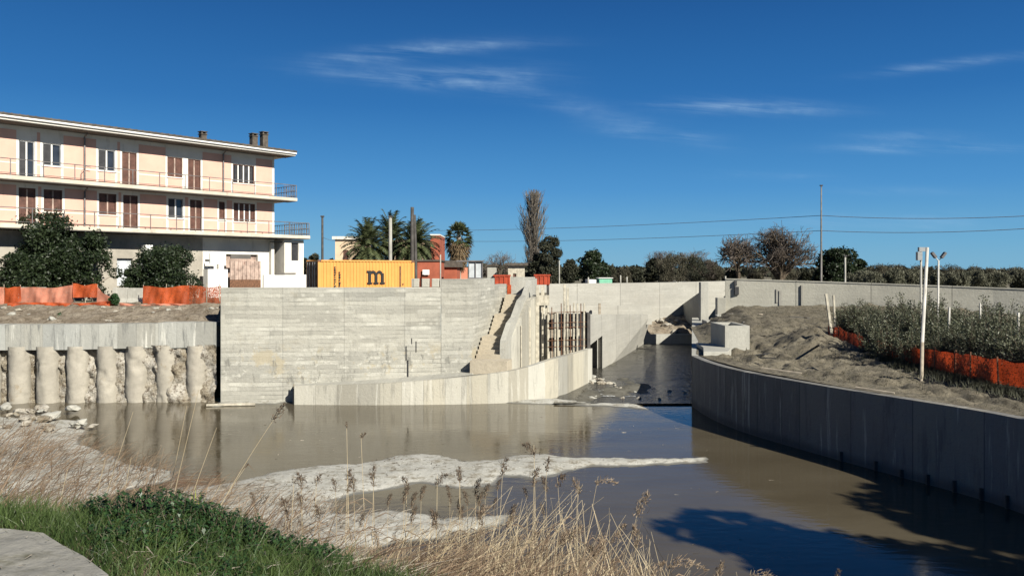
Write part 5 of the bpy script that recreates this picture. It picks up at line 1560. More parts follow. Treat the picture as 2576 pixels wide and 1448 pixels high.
# evergreens in front of the apartment building
evergreen(-20, 50, G, 560, 190, 'dark evergreen tree at the picture edge in front of the lower balcony', seed=1, n=15000, low=.08, leaf=.09, gap=-.35, nb=26, spiky=.12)
evergreen(118, 48.5, G, 536, 190, 'tallest dark evergreen in front of the apartment building, reaching the lower balcony', seed=2, n=19000, low=.10, bark=M_barkp, leaf=.09, gap=-.35, nb=30, spiky=.15)
evergreen(52, 46.5, G, 640, 160, 'low dark bushy evergreen crowding the foot of the tallest one', seed=12, n=11000, low=.03, leaf=.085, gap=-.4, nb=22, spiky=.12)
evergreen(236, 49.5, G, 590, 132, 'dark evergreen with pale trunk just right of the tallest one', seed=3, n=7500, low=.18, bark=M_barkp, leaf=.09, gap=-.12, nb=22, spiky=.2)
evergreen(412, 49, G, 622, 208, 'broad dome-shaped dark evergreen in front of the shop fronts', seed=4, n=18000, low=.03, top=.35, leaf=.085, gap=-.45, nb=30, spiky=.12)
evergreen(335, 48.3, G, 675, 70, 'small low dark bush at the left foot of the dome-shaped evergreen', seed=5, n=4200, low=.03, leaf=.08, name='bush', cat='bush')
for k, (a, b_) in enumerate(((160, 790), (134, 806), (290, 748), (180, 1))[:3]):
    D = [42.3, 41.8, 43.6][k]
    evergreen(a, D, G - .75 if k < 2 else G - .1, b_ - (4 if k == 0 else 10), [60, 44, 34][k], ['round green bush sprouting on the soil slope above the cap beam', 'smaller green bush beside the round one on the soil slope', 'tiny dark weed at the foot of the barriers'][k],
              mat=M_shrub, n=1500, leaf=.055, seed=20 + k, name='bush', cat='bush', trunk=.02, low=.02, nb=8)

# ---- bare trees
def branch(mb, p, d, L, r, lvl, rng, spread, up, twigs, n=5):
    pts = [p]; rr = [r]
    q = p.copy(); dd = d.copy()
    seg = 3
    for i in range(seg):
        dd = (dd + Vector(rng.normal(0, .13, 3)) + Vector((0, 0, up * .12))).normalized()
        q = q + dd * (L / seg); pts.append(q.copy()); rr.append(r * (1 - .5 * (i + 1) / seg))
    if r > .022: mb.tube(pts, rr, 5 if r > .05 else 3, cap=False)
    else: twigs.append((pts, rr))
    if lvl == 0: return
    k = n if lvl > 1 else n + 1
    for i in range(k):
        t = rng.uniform(.3, 1.0); a = pts[min(seg - 1, int(t * seg))]; c = pts[min(seg, int(t * seg) + 1)]
        s = a.lerp(c, t * seg % 1)
        side = Vector(rng.normal(0, 1, 3)); side = (side - dd * side.dot(dd)).normalized()
        nd = (dd * (1 - spread) + side * spread + Vector((0, 0, up * .3))).normalized()
        branch(mb, s, nd, L * rng.uniform(.55, .78), r * .52, lvl - 1, rng, spread, up, twigs, n)
def twig_mesh(name, twigs, mat, parent, w=1.0, cam_side=None):
    v = []; f = []
    for pts, rr in twigs:
        for i in range(len(pts) - 1):
            a, b_ = pts[i], pts[i + 1]; t = (b_ - a).normalized()
            s1 = t.cross(Vector((.3, .8, .2))).normalized() ; s2 = t.cross(s1)
            for s in (s1, s2):
                ww = max(.009, rr[i]) * w; n = len(v)
                v += [a - s * ww, a + s * ww, b_ + s * ww * .7, b_ - s * ww * .7]; f.append((n, n + 1, n + 2, n + 3))
    return np_mesh(name, [tuple(p) for p in v], f, mat, parent=parent)
def bare_tree(px, D, py_top, wpx, label, seed, lvl=4, spread=.55, up=.25, n=4, name='bare_tree', nstem=5, z0=G, mat=None, low=.18, w=1.0, group=None, trunk=.2):
    rng = np.random.default_rng(seed)
    h = PZ(py_top, D) - z0; r = wpx / 2 * D / F
    root = empty(name, (PX(px, D), D, z0), 0, label, 'tree', group)
    mb = MB(); tw = []
    mb.tube([(0, 0, -.2), (0, 0, h * low), (0.05, 0, h * (low + .1))], [trunk, trunk * .8, trunk * .6], 7)
    for i in range(nstem):
        an = 2 * math.pi * i / nstem + rng.uniform(-.4, .4); k = rng.uniform(.4, 1) if i else .1
        d = Vector((math.cos(an) * r * k * .9, math.sin(an) * r * k * .9, h * (.75 if i else .9))).normalized()
        branch(mb, Vector((0, 0, h * low * rng.uniform(.7, 1.1))), d, max(h * .42, d.xy.length * r * .62 + d.z * h * .40), trunk * .5, lvl, rng, spread, up, tw, n)
    mb.build('trunk', M_bark, root, smooth=True)
    # keep the outline to the height and width seen
    tw2 = []
    for pts, rr in tw:
        if max(p.z for p in pts) < h * 1.02 and max(abs(p.x) for p in pts) < r * 1.08: tw2.append((pts, rr))
    twig_mesh('crown', tw2, mat or M_twig, root, w)
    return root
# the poplar: steep fastigiate branches
def poplar(px, D, py_top, wpx, label, seed, name='poplar_tree'):
    rng = np.random.default_rng(seed)
    h = PZ(py_top, D) - G; r = wpx / 2 * D / F
    root = empty(name, (PX(px, D), D, G), 0, label, 'tree')
    mb = MB(); tw = []
    mb.tube([(0, 0, -.2), (0.1, 0, h * .5), (0.05, 0, h * .97)], [.30, .18, .02], 7)
    for i in range(150):
        z = h * rng.uniform(.06, .86); an = rng.uniform(0, 2 * math.pi)
        env = r * min(1, (z / h + .28) * 1.3) * (1.0 - max(0, (z / h - .45)) * 1.2)
        L = min(h - z, h * rng.uniform(.16, .34))
        p0 = Vector((0, 0, z)); out = env * rng.uniform(.4, 1.0)
        p1 = Vector((math.cos(an) * out * .6, math.sin(an) * out * .6, z + L * .35)); p2 = Vector((math.cos(an) * out, math.sin(an) * out, z + L * .95))
        mb.tube([p0, p1, p2], [.055, .035, .01], 3, cap=False)
        for k in range(16):
            t = rng.uniform(.2, 1); s = p0.lerp(p1, t * 2) if t < .5 else p1.lerp(p2, t * 2 - 1)
            d = (p2 - p1).normalized() + Vector(rng.normal(0, .28, 3)); d.normalize(); l = rng.uniform(.5, 1.3)
            tw.append(([s, s + d * l * .5, s + (d + Vector((0, 0, .25))).normalized() * l], [.016, .013, .008]))
    mb.build('trunk', M_barkp, root, smooth=True)
    tw = [t for t in tw if t[0][-1].z < h * 1.01]
    twig_mesh('crown', tw, M_twigp, root, 1.25)
M_twigp = leaf_mat('poplar_twig', (0.10, 0.085, 0.07), (0.29, 0.26, 0.22), 0.9, 0.0, 1.0)
poplar(1341, 92, 478, 78, 'tall slim leafless poplar with steep branches', 31)
evergreen(1385, 88, G, 596, 76, 'dark narrow tree leaning on the right side of the poplar', M_ever2, n=11000, leaf=.14, seed=32, low=.02, nb=20, aspect=.3, up=1, spiky=.15)
evergreen(1350, 89, G, 640, 70, 'dark ivy-like growth round the foot of the poplar', M_ever2, n=6000, leaf=.14, seed=33, low=.02)
bare_tree(1262, 84, 628, 76, 'small thin leafless tree between the two huts left of the poplar', 34, lvl=3, nstem=6, w=1.1, trunk=.12)
bare_tree(1232, 90, 640, 40, 'wispy leafless sapling left of the small grey hut', 35, lvl=3, nstem=5, w=1.0, trunk=.08)
# line of trees beyond the cross wall
row = [(1432, 654, 52, 'narrow dark tree left of the round dark tree beyond the cross wall'), (1487, 632, 96, 'round dark tree standing highest right of the poplar group'), (1532, 668, 44, 'small dark tree on the right shoulder of the round dark tree'),
       (1566, 668, 62, 'low purplish bush right of the mint green hut'), (1600, 662, 50, 'low dark bush between the purplish bush and the wide brown trees'), (1648, 655, 60, 'dark mounded tree at the left end of the wide tree mass'),
       (1697, 640, 90, 'wide dull brown tree in the middle of the tree mass'), (1748, 650, 90, 'wide olive brown tree right of the middle of the tree mass'), (1795, 652, 72, 'olive brown tree at the right end of the tree mass'),
       (1842, 676, 60, 'low dark scrub under the first leafless tree'), (1900, 678, 70, 'low dark scrub between the two leafless trees'), (1975, 676, 80, 'low dark scrub under the wide leafless tree'), (2035, 680, 60, 'low dark scrub left of the tall bare pole')]
for k, (px, yt, w, lab) in enumerate(row):
    evergreen(px, 100 + (k % 3) * 6, G, yt + [0, 0, 4, 6, 10, -4, 0, -2, 2, 6, 8, 4, 4][k], w * [1.05, 1.05, 1.1, .95, 1.0, 1.1, 1.15, 1.15, 1.0, .9, .9, 1.1, 1.1][k], lab, [M_ever2, M_ever, M_ever2, M_scrub, M_ever2, M_ever2, M_scrub, M_ever2, M_scrub, M_scrub, M_scrub, M_scrub, M_ever2][k], n=8000, leaf=.17, seed=40 + k, low=.02, nb=16, name='tree', top=.35, trunk=.15, gap=-.35, aspect=[.55, .5, .5, .15, .4, .4, .15, .2, .15, .15, .15, .12, .3][k], up=[.3, .3, .3, 2, .5, .5, 2, 1.5, 2, 2, 2, 2, 1][k], spiky=.2)
bare_tree(1672, 112, 632, 96, 'hazy leafless tree rising behind the middle of the tree mass', 60, lvl=4, nstem=6, w=1.2, up=.3)
bare_tree(1745, 112, 634, 120, 'hazy leafless tree rising behind the right part of the tree mass', 61, lvl=4, nstem=6, w=1.2, up=.3)
bare_tree(1858, 96, 588, 84, 'leafless tree with open dark limbs left of the wide leafless tree', 62, lvl=3, nstem=7, w=1.5, n=5, trunk=.3)
bare_tree(1962, 96, 572, 172, 'wide round-crowned leafless tree left of the tall bare pole', 63, lvl=4, nstem=10, w=1.2, n=4, low=.10, trunk=.5)
evergreen(2108, 92, G, 628, 126, 'round very dark evergreen right of the tall bare pole', M_ever, n=15000, leaf=.14, seed=64, low=.02, nb=26, top=.35, spiky=.12)
evergreen(2160, 94, G, 652, 60, 'smaller dark evergreen on the right shoulder of the round one', M_ever, n=5000, leaf=.14, seed=65, low=.02, nb=16)
M_olived = leaf_mat('dull_olive_leaf', (0.045, 0.050, 0.030), (0.21, 0.205, 0.14), 0.7, 0.15, 0.5)
# reed and olive thickets beyond the boundary wall, row of separate clumps
k = 0
for D, px0, px1, step, yt in ((78, 2150, 2640, 52, 683), (115, 2140, 2640, 60, 672)):
    px = px0
    while px < px1:
        evergreen(px + random.uniform(-8, 8), D + random.uniform(-3, 3), G, yt + random.uniform(-5, 6), step * 1.5, 'grey-green thicket clump beyond the right part of the boundary wall', M_olived if D < 100 else M_scrub, n=5200, leaf=.15, seed=80 + k, low=.02, nb=12, aspect=.2, up=1.6, spiky=.15,
                  name='thicket', cat='bush', group='thicket clumps beyond the boundary wall', trunk=.05)
        px += step; k += 1
# distant dark tree line on the horizon
rng = np.random.default_rng(99)
n = 26000
xx = rng.uniform(-420, 420, n); yy = rng.uniform(300, 360, n)
hh = 5.0 + 3.0 * vnoise(xx * .03, yy * 0 + 1, 5) + 2.0 * vnoise(xx * .15, yy * 0, 6)
zz = G + rng.uniform(0, 1, n) ** .7 * np.clip(hh * .6, 1.5, 12)
leaf_mesh('far_woods', np.stack([xx, yy, zz], 1), np.zeros((n, 3)), 1.5, M_ever2, rng, None)
tag(bpy.data.objects['far_woods'], 'dark line of distant woods along the horizon', 'woods', kind='stuff')
for k, (px, yt, w) in enumerate(((790, 640, 60), (842, 652, 50), (770, 650, 36))):
    evergreen(px, 74, G, yt, w, ['dark hedge tree behind the container end and the slim dark pole', 'dark hedge shrub below the peach house', 'dark hedge shrub beside the balcony block corner'][k], M_ever2, n=2600, leaf=.16, seed=110 + k, low=.02, nb=10, name='hedge', cat='hedge')

# ---- palms
def frond(v, f, base, d, L, droop, rng, lw=.42, nl=26):
    """pinnate frond: curved rachis with drooping leaflets"""
    pts = []; q = base.copy(); dd = d.copy(); seg = 9
    for i in range(seg + 1):
        pts.append(q.copy()); dd = (dd + Vector((0, 0, -droop * (i + 1) / seg))).normalized(); q = q + dd * (L / seg)
    side = d.cross(Vector((0, 0, 1)))
    if side.length < .1: side = Vector((1, 0, 0))
    side.normalize()
    for i in range(seg):
        n = len(v); w = .03; v += [pts[i] - side * w, pts[i] + side * w, pts[i + 1] + side * w, pts[i + 1] - side * w]; f.append((n, n + 1, n + 2, n + 3))
    for i in range(nl):
        t = .12 + .88 * i / nl; k = min(seg - 1, int(t * seg)); a = pts[k].lerp(pts[k + 1], t * seg - k); tan = (pts[k + 1] - pts[k]).normalized()
        for s in (-1, 1):
            ll = lw * (1 - abs(t - .45) * 1.1) * rng.uniform(.8, 1.15) + .08
            ld = (side * s * .8 + tan * .55 + Vector((0, 0, -.25 + rng.uniform(-.15, .25)))).normalized()
            e = a + ld * ll; w = tan * .045; n = len(v)
            v += [a - w, a + w, e + w * .3, e - w * .3]; f.append((n, n + 1, n + 2, n + 3))
def date_palm(px, D, py_c, rpx, label, seed, nf=84):
    rng = np.random.default_rng(seed); R_ = rpx * D / F; zc = PZ(py_c, D) - G
    root = empty('date_palm', (PX(px, D), D, G), rng.uniform(0, 6), label, 'palm')
    mb = MB(); mb.tube([(0, 0, -.2), (0, 0, zc * .5), (0, 0, zc)], [.36, .3, .36], 9); mb.build('trunk', M_bark, root, smooth=True)
    v = []; f = []
    for i in range(nf):
        an = i * 2.399; el = math.radians(88 - 125 * (i / nf) ** .9)
        d = Vector((math.cos(an) * math.cos(el), math.sin(an) * math.cos(el), math.sin(el)))
        frond(v, f, Vector((0, 0, zc)) + d * .15, d, R_ * rng.uniform(.95, 1.2), .22 + .10 * rng.random(), rng, lw=.5)
    np_mesh('crown', [tuple(p) for p in v], f, M_frond, parent=root)
date_palm(925, 72, 622, 66, 'leftmost date palm of the group behind the yellow container', 201)
date_palm(984, 75, 606, 70, 'tallest date palm of the group behind the yellow container', 202)
date_palm(1046, 72, 620, 64, 'rightmost date palm of the group behind the yellow container', 203)
def fan_palm(px, D, py_c, rpx, label, seed):
    rng = np.random.default_rng(seed); R_ = rpx * D / F; zc = PZ(py_c, D) - G
    root = empty('fan_palm', (PX(px, D), D, G), 0, label, 'palm')
    mb = MB(); mb.tube([(0, 0, -.2), (0.03, 0, zc * .5), (0, 0, zc)], [.26, .17, .2], 9); mb.build('trunk', M_barkp, root, smooth=True)
    def fans(n, el0, el1, L, wid, sk):
        v = []; f = []
        for i in range(n):
            an = i * 2.399 + rng.uniform(-.2, .2); el = math.radians(el0 + (el1 - el0) * (i / n)); d = Vector((math.cos(an) * math.cos(el), math.sin(an) * math.cos(el), math.sin(el)))
            st_ = Vector((0, 0, zc - (sk * (i / n)))); hub = st_ + d * L * .55
            side = d.cross(Vector((0, 0, 1))); side = side.normalized() if side.length > .1 else Vector((1, 0, 0)); up = side.cross(d)
            k = len(v); v += [st_ - side * .025, st_ + side * .025, hub + side * .02, hub - side * .02]; f.append((k, k + 1, k + 2, k + 3))
            for j in range(13):
                a = math.radians(-78 + 12 * j + rng.uniform(-3, 3)); e = hub + (d * math.cos(a) + side * math.sin(a)).normalized() * L * wid * rng.uniform(.8, 1.05) + Vector((0, 0, -.22 * L * rng.uniform(.3, 1.3)))
                m_ = hub.lerp(e, .55) + Vector((0, 0, .05)); t = (e - hub).normalized().cross(up).normalized() * .06
                k = len(v); v += [hub, m_ - t, e, m_ + t]; f.append((k, k + 1, k + 2, k + 3))
        return v, f
    v, f = fans(40, 85, -25, R_ * 1.0, .52, .3)
    np_mesh('crown', [tuple(p) for p in v], f, M_frond, parent=root)
    v, f = fans(46, -30, -82, R_ * 1.15, .5, 1.5)
    np_mesh('dead_skirt', [tuple(p) for p in v], f, M_skirt, parent=root)
fan_palm(1154, 70, 592, 40, 'fan palm with a brown skirt of dead leaves standing alone against the sky', 210)

# ---- thicket behind the orange net on the terrace
def leafy_bush(px, D, py_top, wpx, z0, seed, label, group, n=2600, name='leafy_bush'):
    rng = np.random.default_rng(seed); h = PZ(py_top, D) - z0; r = wpx / 2 * D / F
    root = empty(name, (PX(px, D), D, z0), 0, label, 'bush', group)
    v = []; f = []; mb = MB()
    ns = 26
    for i in range(ns):
        an = rng.uniform(0, 6.28); rr_ = r * math.sqrt(rng.random()); L = h * rng.uniform(.65, 1.05) * (1 - .35 * (rr_ / r) ** 2)
        b0 = Vector((math.cos(an) * rr_ * .45, math.sin(an) * rr_ * .45, -.1)); tip = Vector((math.cos(an) * rr_, math.sin(an) * rr_, L)); mid = b0.lerp(tip, .5) + Vector((rng.normal(0, .08), rng.normal(0, .08), .1))
        mb.tube([b0, mid, tip], [.022, .016, .006], 3, cap=False)
        for k in range(n // ns):
            t = rng.uniform(.12, 1.0); s = b0.lerp(mid, t * 2) if t < .5 else mid.lerp(tip, t * 2 - 1)
            ax = (tip - mid).normalized(); o = Vector(rng.normal(0, 1, 3)); o = (o - ax * o.dot(ax)).normalized()
            s = s + o * rng.uniform(0, .16); d = (o * .8 + ax * .75).normalized(); l = rng.uniform(.07, .15); w = d.cross(Vector(rng.normal(0, 1, 3))).normalized() * .022
            q = len(v); v += [s, s + d * l * .5 + w, s + d * l, s + d * l * .5 - w]; f.append((q, q + 1, q + 2, q + 3))
    mb.build('stem', M_bark, root)
    np_mesh('foliage', [tuple(p) for p in v], f, M_olive, parent=root)
    return root
bush_src = [leafy_bush(2140, 43.5, 756, 110, 2.75, 301, 'olive leafed bush at the far end of the orange net by the pale stakes', 'bushes of the thicket behind the orange net'),
            leafy_bush(2205, 41, 762, 120, 2.7, 302, 'dense olive leafed bush of the thicket behind the orange net', 'bushes of the thicket behind the orange net'),
            leafy_bush(2262, 39, 742, 120, 2.7, 303, 'dense olive leafed bush of the thicket behind the orange net', 'bushes of the thicket behind the orange net', n=3000)]
def bush_copy(src, px, D, z, s, rz):
    c = copy_tree(src); c.location = (PX(px, D), D, z); c.scale = (s, s, s * random.uniform(.9, 1.1)); c.rotation_euler = (0, 0, rz)
    c['label'] = 'dense olive leafed bush of the thicket behind the orange net'
    return c
for k, (px, D, s) in enumerate(((2180, 37.5, .75), (2235, 35.0, .85), (2300, 36.5, 1.0), (2290, 33.2, .72), (2345, 34, .9), (2350, 38.5, 1.05), (2400, 33, .95), (2405, 37, 1.05), (2440, 30.3, .62), (2455, 34.5, 1.0), (2500, 31.5, .85), (2510, 36.5, 1.1),
                                (2550, 29.5, .78), (2560, 34, 1.0), (2600, 28, .80), (2610, 32, 1.0), (2480, 29, .5), (2370, 31.6, .55), (2650, 36, 1.1), (2160, 45.5, .7), (2215, 44, .8), (2290, 42, .9), (2480, 41, 1.0), (2700, 29, .9), (2640, 26.5, .6), (2420, 42, .9), (2330, 46, .8))):
    bush_copy(bush_src[k % 3], px, D, 2.72, s, random.uniform(0, 6))
for i in range(len(nl) - 1):
    for q in (0.15, .5, .85):
        a, c = nl[i], nl[i + 1]; D = a[1] + (c[1] - a[1]) * q; px = a[0] + (c[0] - a[0]) * q; off = random.uniform(1.2, 1.6)
        bush_copy(bush_src[(i + int(q * 10)) % 3], px + off * F / D, D + off * .3, 2.6, random.uniform(.75, .95), random.uniform(0, 6))
bush_copy(bush_src[1], 2245, 37, 2.7, 1.0, 1.0); bush_copy(bush_src[2], 2120, 47, 2.9, .6, 2)
# low weeds on the terrace along the net
rng = np.random.default_rng(5)
v = []; f = []
for i in range(9000):
    t = rng.random(); k = t * (len(nl) - 1); a = nl[int(k)]; c = nl[min(int(k) + 1, len(nl) - 1)]; fr = k - int(k)
    D = a[1] + (c[1] - a[1]) * fr; px = a[0] + (c[0] - a[0]) * fr
    x = PX(px, D) - abs(rng.normal(0, .5)) + .2; y = D - abs(rng.normal(0, .5)) + .2
    z = float(2.5 + max(0, min(12, x - 14)) * .03)
    h = rng.uniform(.08, .30); q = len(v); dx, dy = rng.normal(0, .08, 2)
    v += [(x - .012, y, z), (x + .012, y, z), (x + dx, y + dy, z + h)]; f.append((q, q + 1, q + 2))
tag(np_mesh('weeds', v, f, M_ever2), 'low dark weeds growing along the foot of the terrace net', 'weeds', kind='stuff')

# dry tufts and clods over the terrace
n = 16000; x = rng.uniform(9, 24, n); y = rng.uniform(18, 60, n)
wl = np.interp(y, [p[1] for p in LB[2:]], [p[0] for p in LB[2:]]); dd = x - wl
ok = (dd > .35) & (vnoise(x * .9, y * .9, 88) + .5 * vnoise(x * 3, y * 3, 89) > .15); x, y, dd = x[ok], y[ok], dd[ok]; m = len(x)
z = zterr(x, y, dd * .95); h = rng.uniform(.03, .16, m); an = rng.uniform(0, 6.28, m); sp = rng.uniform(.02, .14, m)
t3 = np.stack([x + np.cos(an) * sp, y + np.sin(an) * sp, z + h], 1)
v3 = np.stack([np.stack([x - .014, y, z - .03], 1), np.stack([x + .014, y, z - .03], 1), t3], 1).reshape(-1, 3)
tag(np_mesh('dry_weeds', v3, np.arange(3 * m).reshape(-1, 3), M_scrub), 'sparse dry tufts scattered over the dirt terrace', 'weeds', kind='stuff')
# ---- trees outside the picture to the right: they shade the dark part of the water
for k, (x, y, h, r) in enumerate(((18.6, 5.0, 11.8, 4.0), (22.6, 8.6, 10.2, 3.8), (26.5, 2.0, 12.5, 4.6))):
    rng = np.random.default_rng(400 + k)
    root = empty('evergreen_tree', (x, y, 2.3), 0, ['roadside evergreen outside the picture, shading the near water', 'second roadside evergreen outside the picture', 'third roadside evergreen outside the picture'][k], 'tree')
    bl = crown_blobs(h * .15, h, r, 16, rng); mb = MB(); limbs(mb, bl, h * .2, .2, rng); mb.build('trunk', M_bark, root)
    p, d = blob_points(bl, 6500, rng); leaf_mesh('crown', p, d, .26, M_ever, rng, root)
# ================================================================== FOREGROUND
def gz(x, y):
    x = np.asarray(x, float); y = np.asarray(y, float)
    return np.maximum(zbank(x, y), zsilt(x, y))
def ribbons(base, tip_off, width, bend, rng, seg=4, taper=.25):
    """curved ribbons: base (N,3), tip_off (N,3), bend (N,3) sideways droop"""
    n = len(base); t = np.linspace(0, 1, seg + 1)
    c = base[:, None, :] + tip_off[:, None, :] * t[None, :, None] + bend[:, None, :] * (t * t)[None, :, None]
    d = rng.normal(size=(n, 3)) * np.array([1, .35, .15]); d /= np.linalg.norm(d, axis=1, keepdims=True)
    w = (width[:, None] * (1 - (1 - taper) * t[None, :]))[:, :, None] * d[:, None, :]
    v = np.stack([c - w, c + w], 2).reshape(n, -1, 3)           # (n, (seg+1)*2, 3)
    k = np.arange(seg) * 2
    q = np.stack([k, k + 1, k + 3, k + 2], 1)
    f = (np.arange(n) * (seg + 1) * 2)[:, None, None] + q[None]
    return v.reshape(-1, 3), f.reshape(-1, 4)
def proj(x, y, z):
    return CX + F * x / y, CY - F * (z - H) / y
def prof(px, pts):
    return np.interp(px, [p[0] for p in pts], [p[1] for p in pts])

M_debris = leaf_mat('debris', (0.03, 0.025, 0.02), (0.20, 0.15, 0.10), 0.9, 0.0, 2)
M_dead = leaf_mat('dead_leaf', (0.12, 0.09, 0.065), (0.60, 0.54, 0.44), 0.7, 0.2, 1.2)
# dry reed litter: dense tangle covering the bank slope and the shore
rng = np.random.default_rng(1234)
def litter(name, n, xr, yr, hr, lean, topprof, w, mat, label, keepf=None, soft=25, bend=.3):
    x = rng.uniform(*xr, n); y = rng.uniform(*yr, n)
    z = gz(x, y)
    cl = vnoise(x * 2.3, y * 1.6, 55); c2 = vnoise(x * .8 + 5, y * .7, 56)
    h = rng.uniform(*hr, n) * (1 + .55 * cl)
    an = rng.normal(lean, .38, n) + .45 * c2
    thin = rng.random(n) < np.clip(.75 + 1.1 * cl, .12, 1)
    tx = np.sin(an) * h; tz = np.cos(an) * h; ty = rng.normal(0, .25, n) * h
    bx = np.abs(rng.normal(0, bend, n)) * h * np.sign(lean + 1e-6); bz = -np.abs(rng.normal(0, .22, n)) * h
    zt = z + tz + bz; xt = x + tx + bx
    pxt, pyt = proj(xt, y + ty, zt)
    pxb, pyb = proj(x, y, z)
    ok = (pyt > prof(pxt, topprof) - np.abs(rng.normal(0, soft, n))) & (pxt > -80) & (pxt < 2660) & (z > -.12) & thin
    if keepf is not None: ok &= keepf(x, y, z, pxb, pyb, pxt, pyt)
    x, y, z, tx, ty, tz, bx, bz = (q[ok] for q in (x, y, z, tx, ty, tz, bx, bz))
    m = len(x)
    v, f = ribbons(np.stack([x, y, z - .05], 1), np.stack([tx, ty, tz + .05], 1), np.full(m, w) * rng.uniform(.6, 1.5, m), np.stack([bx, bx * 0, bz], 1), rng)
    o = np_mesh(name, v, f, mat)
    return tag(o, label, 'reeds', kind='stuff')
topA = [(-100, 1110), (0, 1120), (120, 1130), (250, 1180), (330, 1200), (430, 1235), (560, 1215), (700, 1290), (840, 1345), (1000, 1395), (1100, 1370), (1250, 1350), (1400, 1330), (1500, 1330), (1600, 1390), (1680, 1448), (2600, 1520)]
litter('dry_reeds', 27000, (-6.5, 4.2), (5.3, 13.5), (.25, 1.25), .55, topA, .0062, M_straw, 'tangle of dry brown reed stalks covering the near bank', soft=22,
       keepf=lambda x, y, z, a, b_, c, d: ~((x < -1.9 - (y - 5.2) * .5) & (y < 6.6)))
topB = [(-100, 1045), (0, 1050), (150, 1068), (300, 1105), (420, 1135), (560, 1195), (700, 1225), (900, 1260), (1000, 1300), (2600, 1600)]
litter('dry_reeds', 25000, (-22, -1.5), (9, 33), (.3, 1.7), .75, topB, .0095, M_straw, 'thin dry reeds leaning right on the silt shore at the left', soft=18,
       keepf=lambda x, y, z, a, b_, c, d: (d < 1290) | (y < 13))
topC = [(-100, 1448), (850, 1448), (900, 1330), (1000, 1320), (1250, 1290), (1350, 1240), (1500, 1220), (1600, 1330), (1700, 1448), (2600, 1600)]
litter('dry_reeds', 2600, (-2.2, 3.0), (6.5, 12), (.9, 2.0), .14, topC, .006, M_straw2, 'upright pale reed stalks in the middle of the near bank', soft=30, bend=.1)

litter('dead_leaves', 19000, (-6.5, 4.0), (5.3, 13), (.06, .22), .9, [(a_, b_ + 10) for a_, b_ in topA], .0085, M_dead, 'pale curled dead reed leaves scattered over the bank', soft=15, bend=.6,
       keepf=lambda x, y, z, a, b_, c, d: ~((x < -1.9 - (y - 5.2) * .5) & (y < 6.6)))
litter('dead_leaves', 9000, (-15, -1.0), (13, 24), (.1, .35), 1.1, topB, .014, M_dead, 'pale dead reed leaves scattered over the silt shore', soft=15, bend=.6)
# twigs and scraps stranded on the silt
n = 5000
x = rng.uniform(-13, 6, n); y = rng.uniform(15, 31, n); z = zsilt(x, y)
ok = (z > .01) & (rng.random(n) < np.clip(.35 + vnoise(x * 1.3, y * 1.3, 66), .05, 1)); x, y, z = x[ok], y[ok], z[ok]; m = len(x)
an = rng.uniform(0, 6.28, m); L = rng.uniform(.02, .16, m)
v, f = ribbons(np.stack([x, y, z + .008], 1), np.stack([np.cos(an) * L, np.sin(an) * L * 1.5, rng.uniform(0, .03, m)], 1), rng.uniform(.006, .02, m), np.zeros((m, 3)), rng, seg=2)
tag(np_mesh('twigs', v, f, M_debris), 'small dark twigs and scraps stranded on the pale silt banks', 'debris', kind='stuff')
# green grass at the photographer's feet
n = 60000
x = rng.uniform(-4.8, -.35, n); y = rng.uniform(3.6, 7.2, n)
z = gz(x, y); px_, py_ = proj(x, y, z)
lim = 5.3 + np.clip(-(x + 1.6), 0, 3) * .75 + .35 * vnoise(x * 2, y * 2, 77)
slab_poly = [(-5.2, 4.3), (-3.75, 5.02), (-3.13, 4.98), (-2.86, 4.90), (-2.62, 4.68), (-2.40, 4.50), (-2.12, 4.22), (-1.8, 3.6), (-1.9, 2.4), (-5.4, 2.2)]
sd = sd_poly(x, y, slab_poly)
ok = (y < lim) & (sd < -.02) & (rng.random(n) < np.clip((vnoise(x * 3, y * 3, 78) + 1.3), .15, 1))
x, y, z = x[ok], y[ok], z[ok]; m = len(x)
h = rng.uniform(.07, .24, m) * (1 + .35 * vnoise(x * 1.5, y * 1.5, 79)); an = rng.normal(.1, .4, m)
v, f = ribbons(np.stack([x, y, z - .01], 1), np.stack([np.sin(an) * h, rng.normal(0, .3, m) * h, np.cos(an) * h], 1), rng.uniform(.0018, .0042, m), np.stack([rng.normal(0, .3, m) * h, rng.normal(0, .2, m) * h, -.15 * h], 1), rng, seg=3, taper=.1)
tag(np_mesh('grass', v, f, M_grass), 'bright green grass on the near bank', 'grass', kind='stuff')

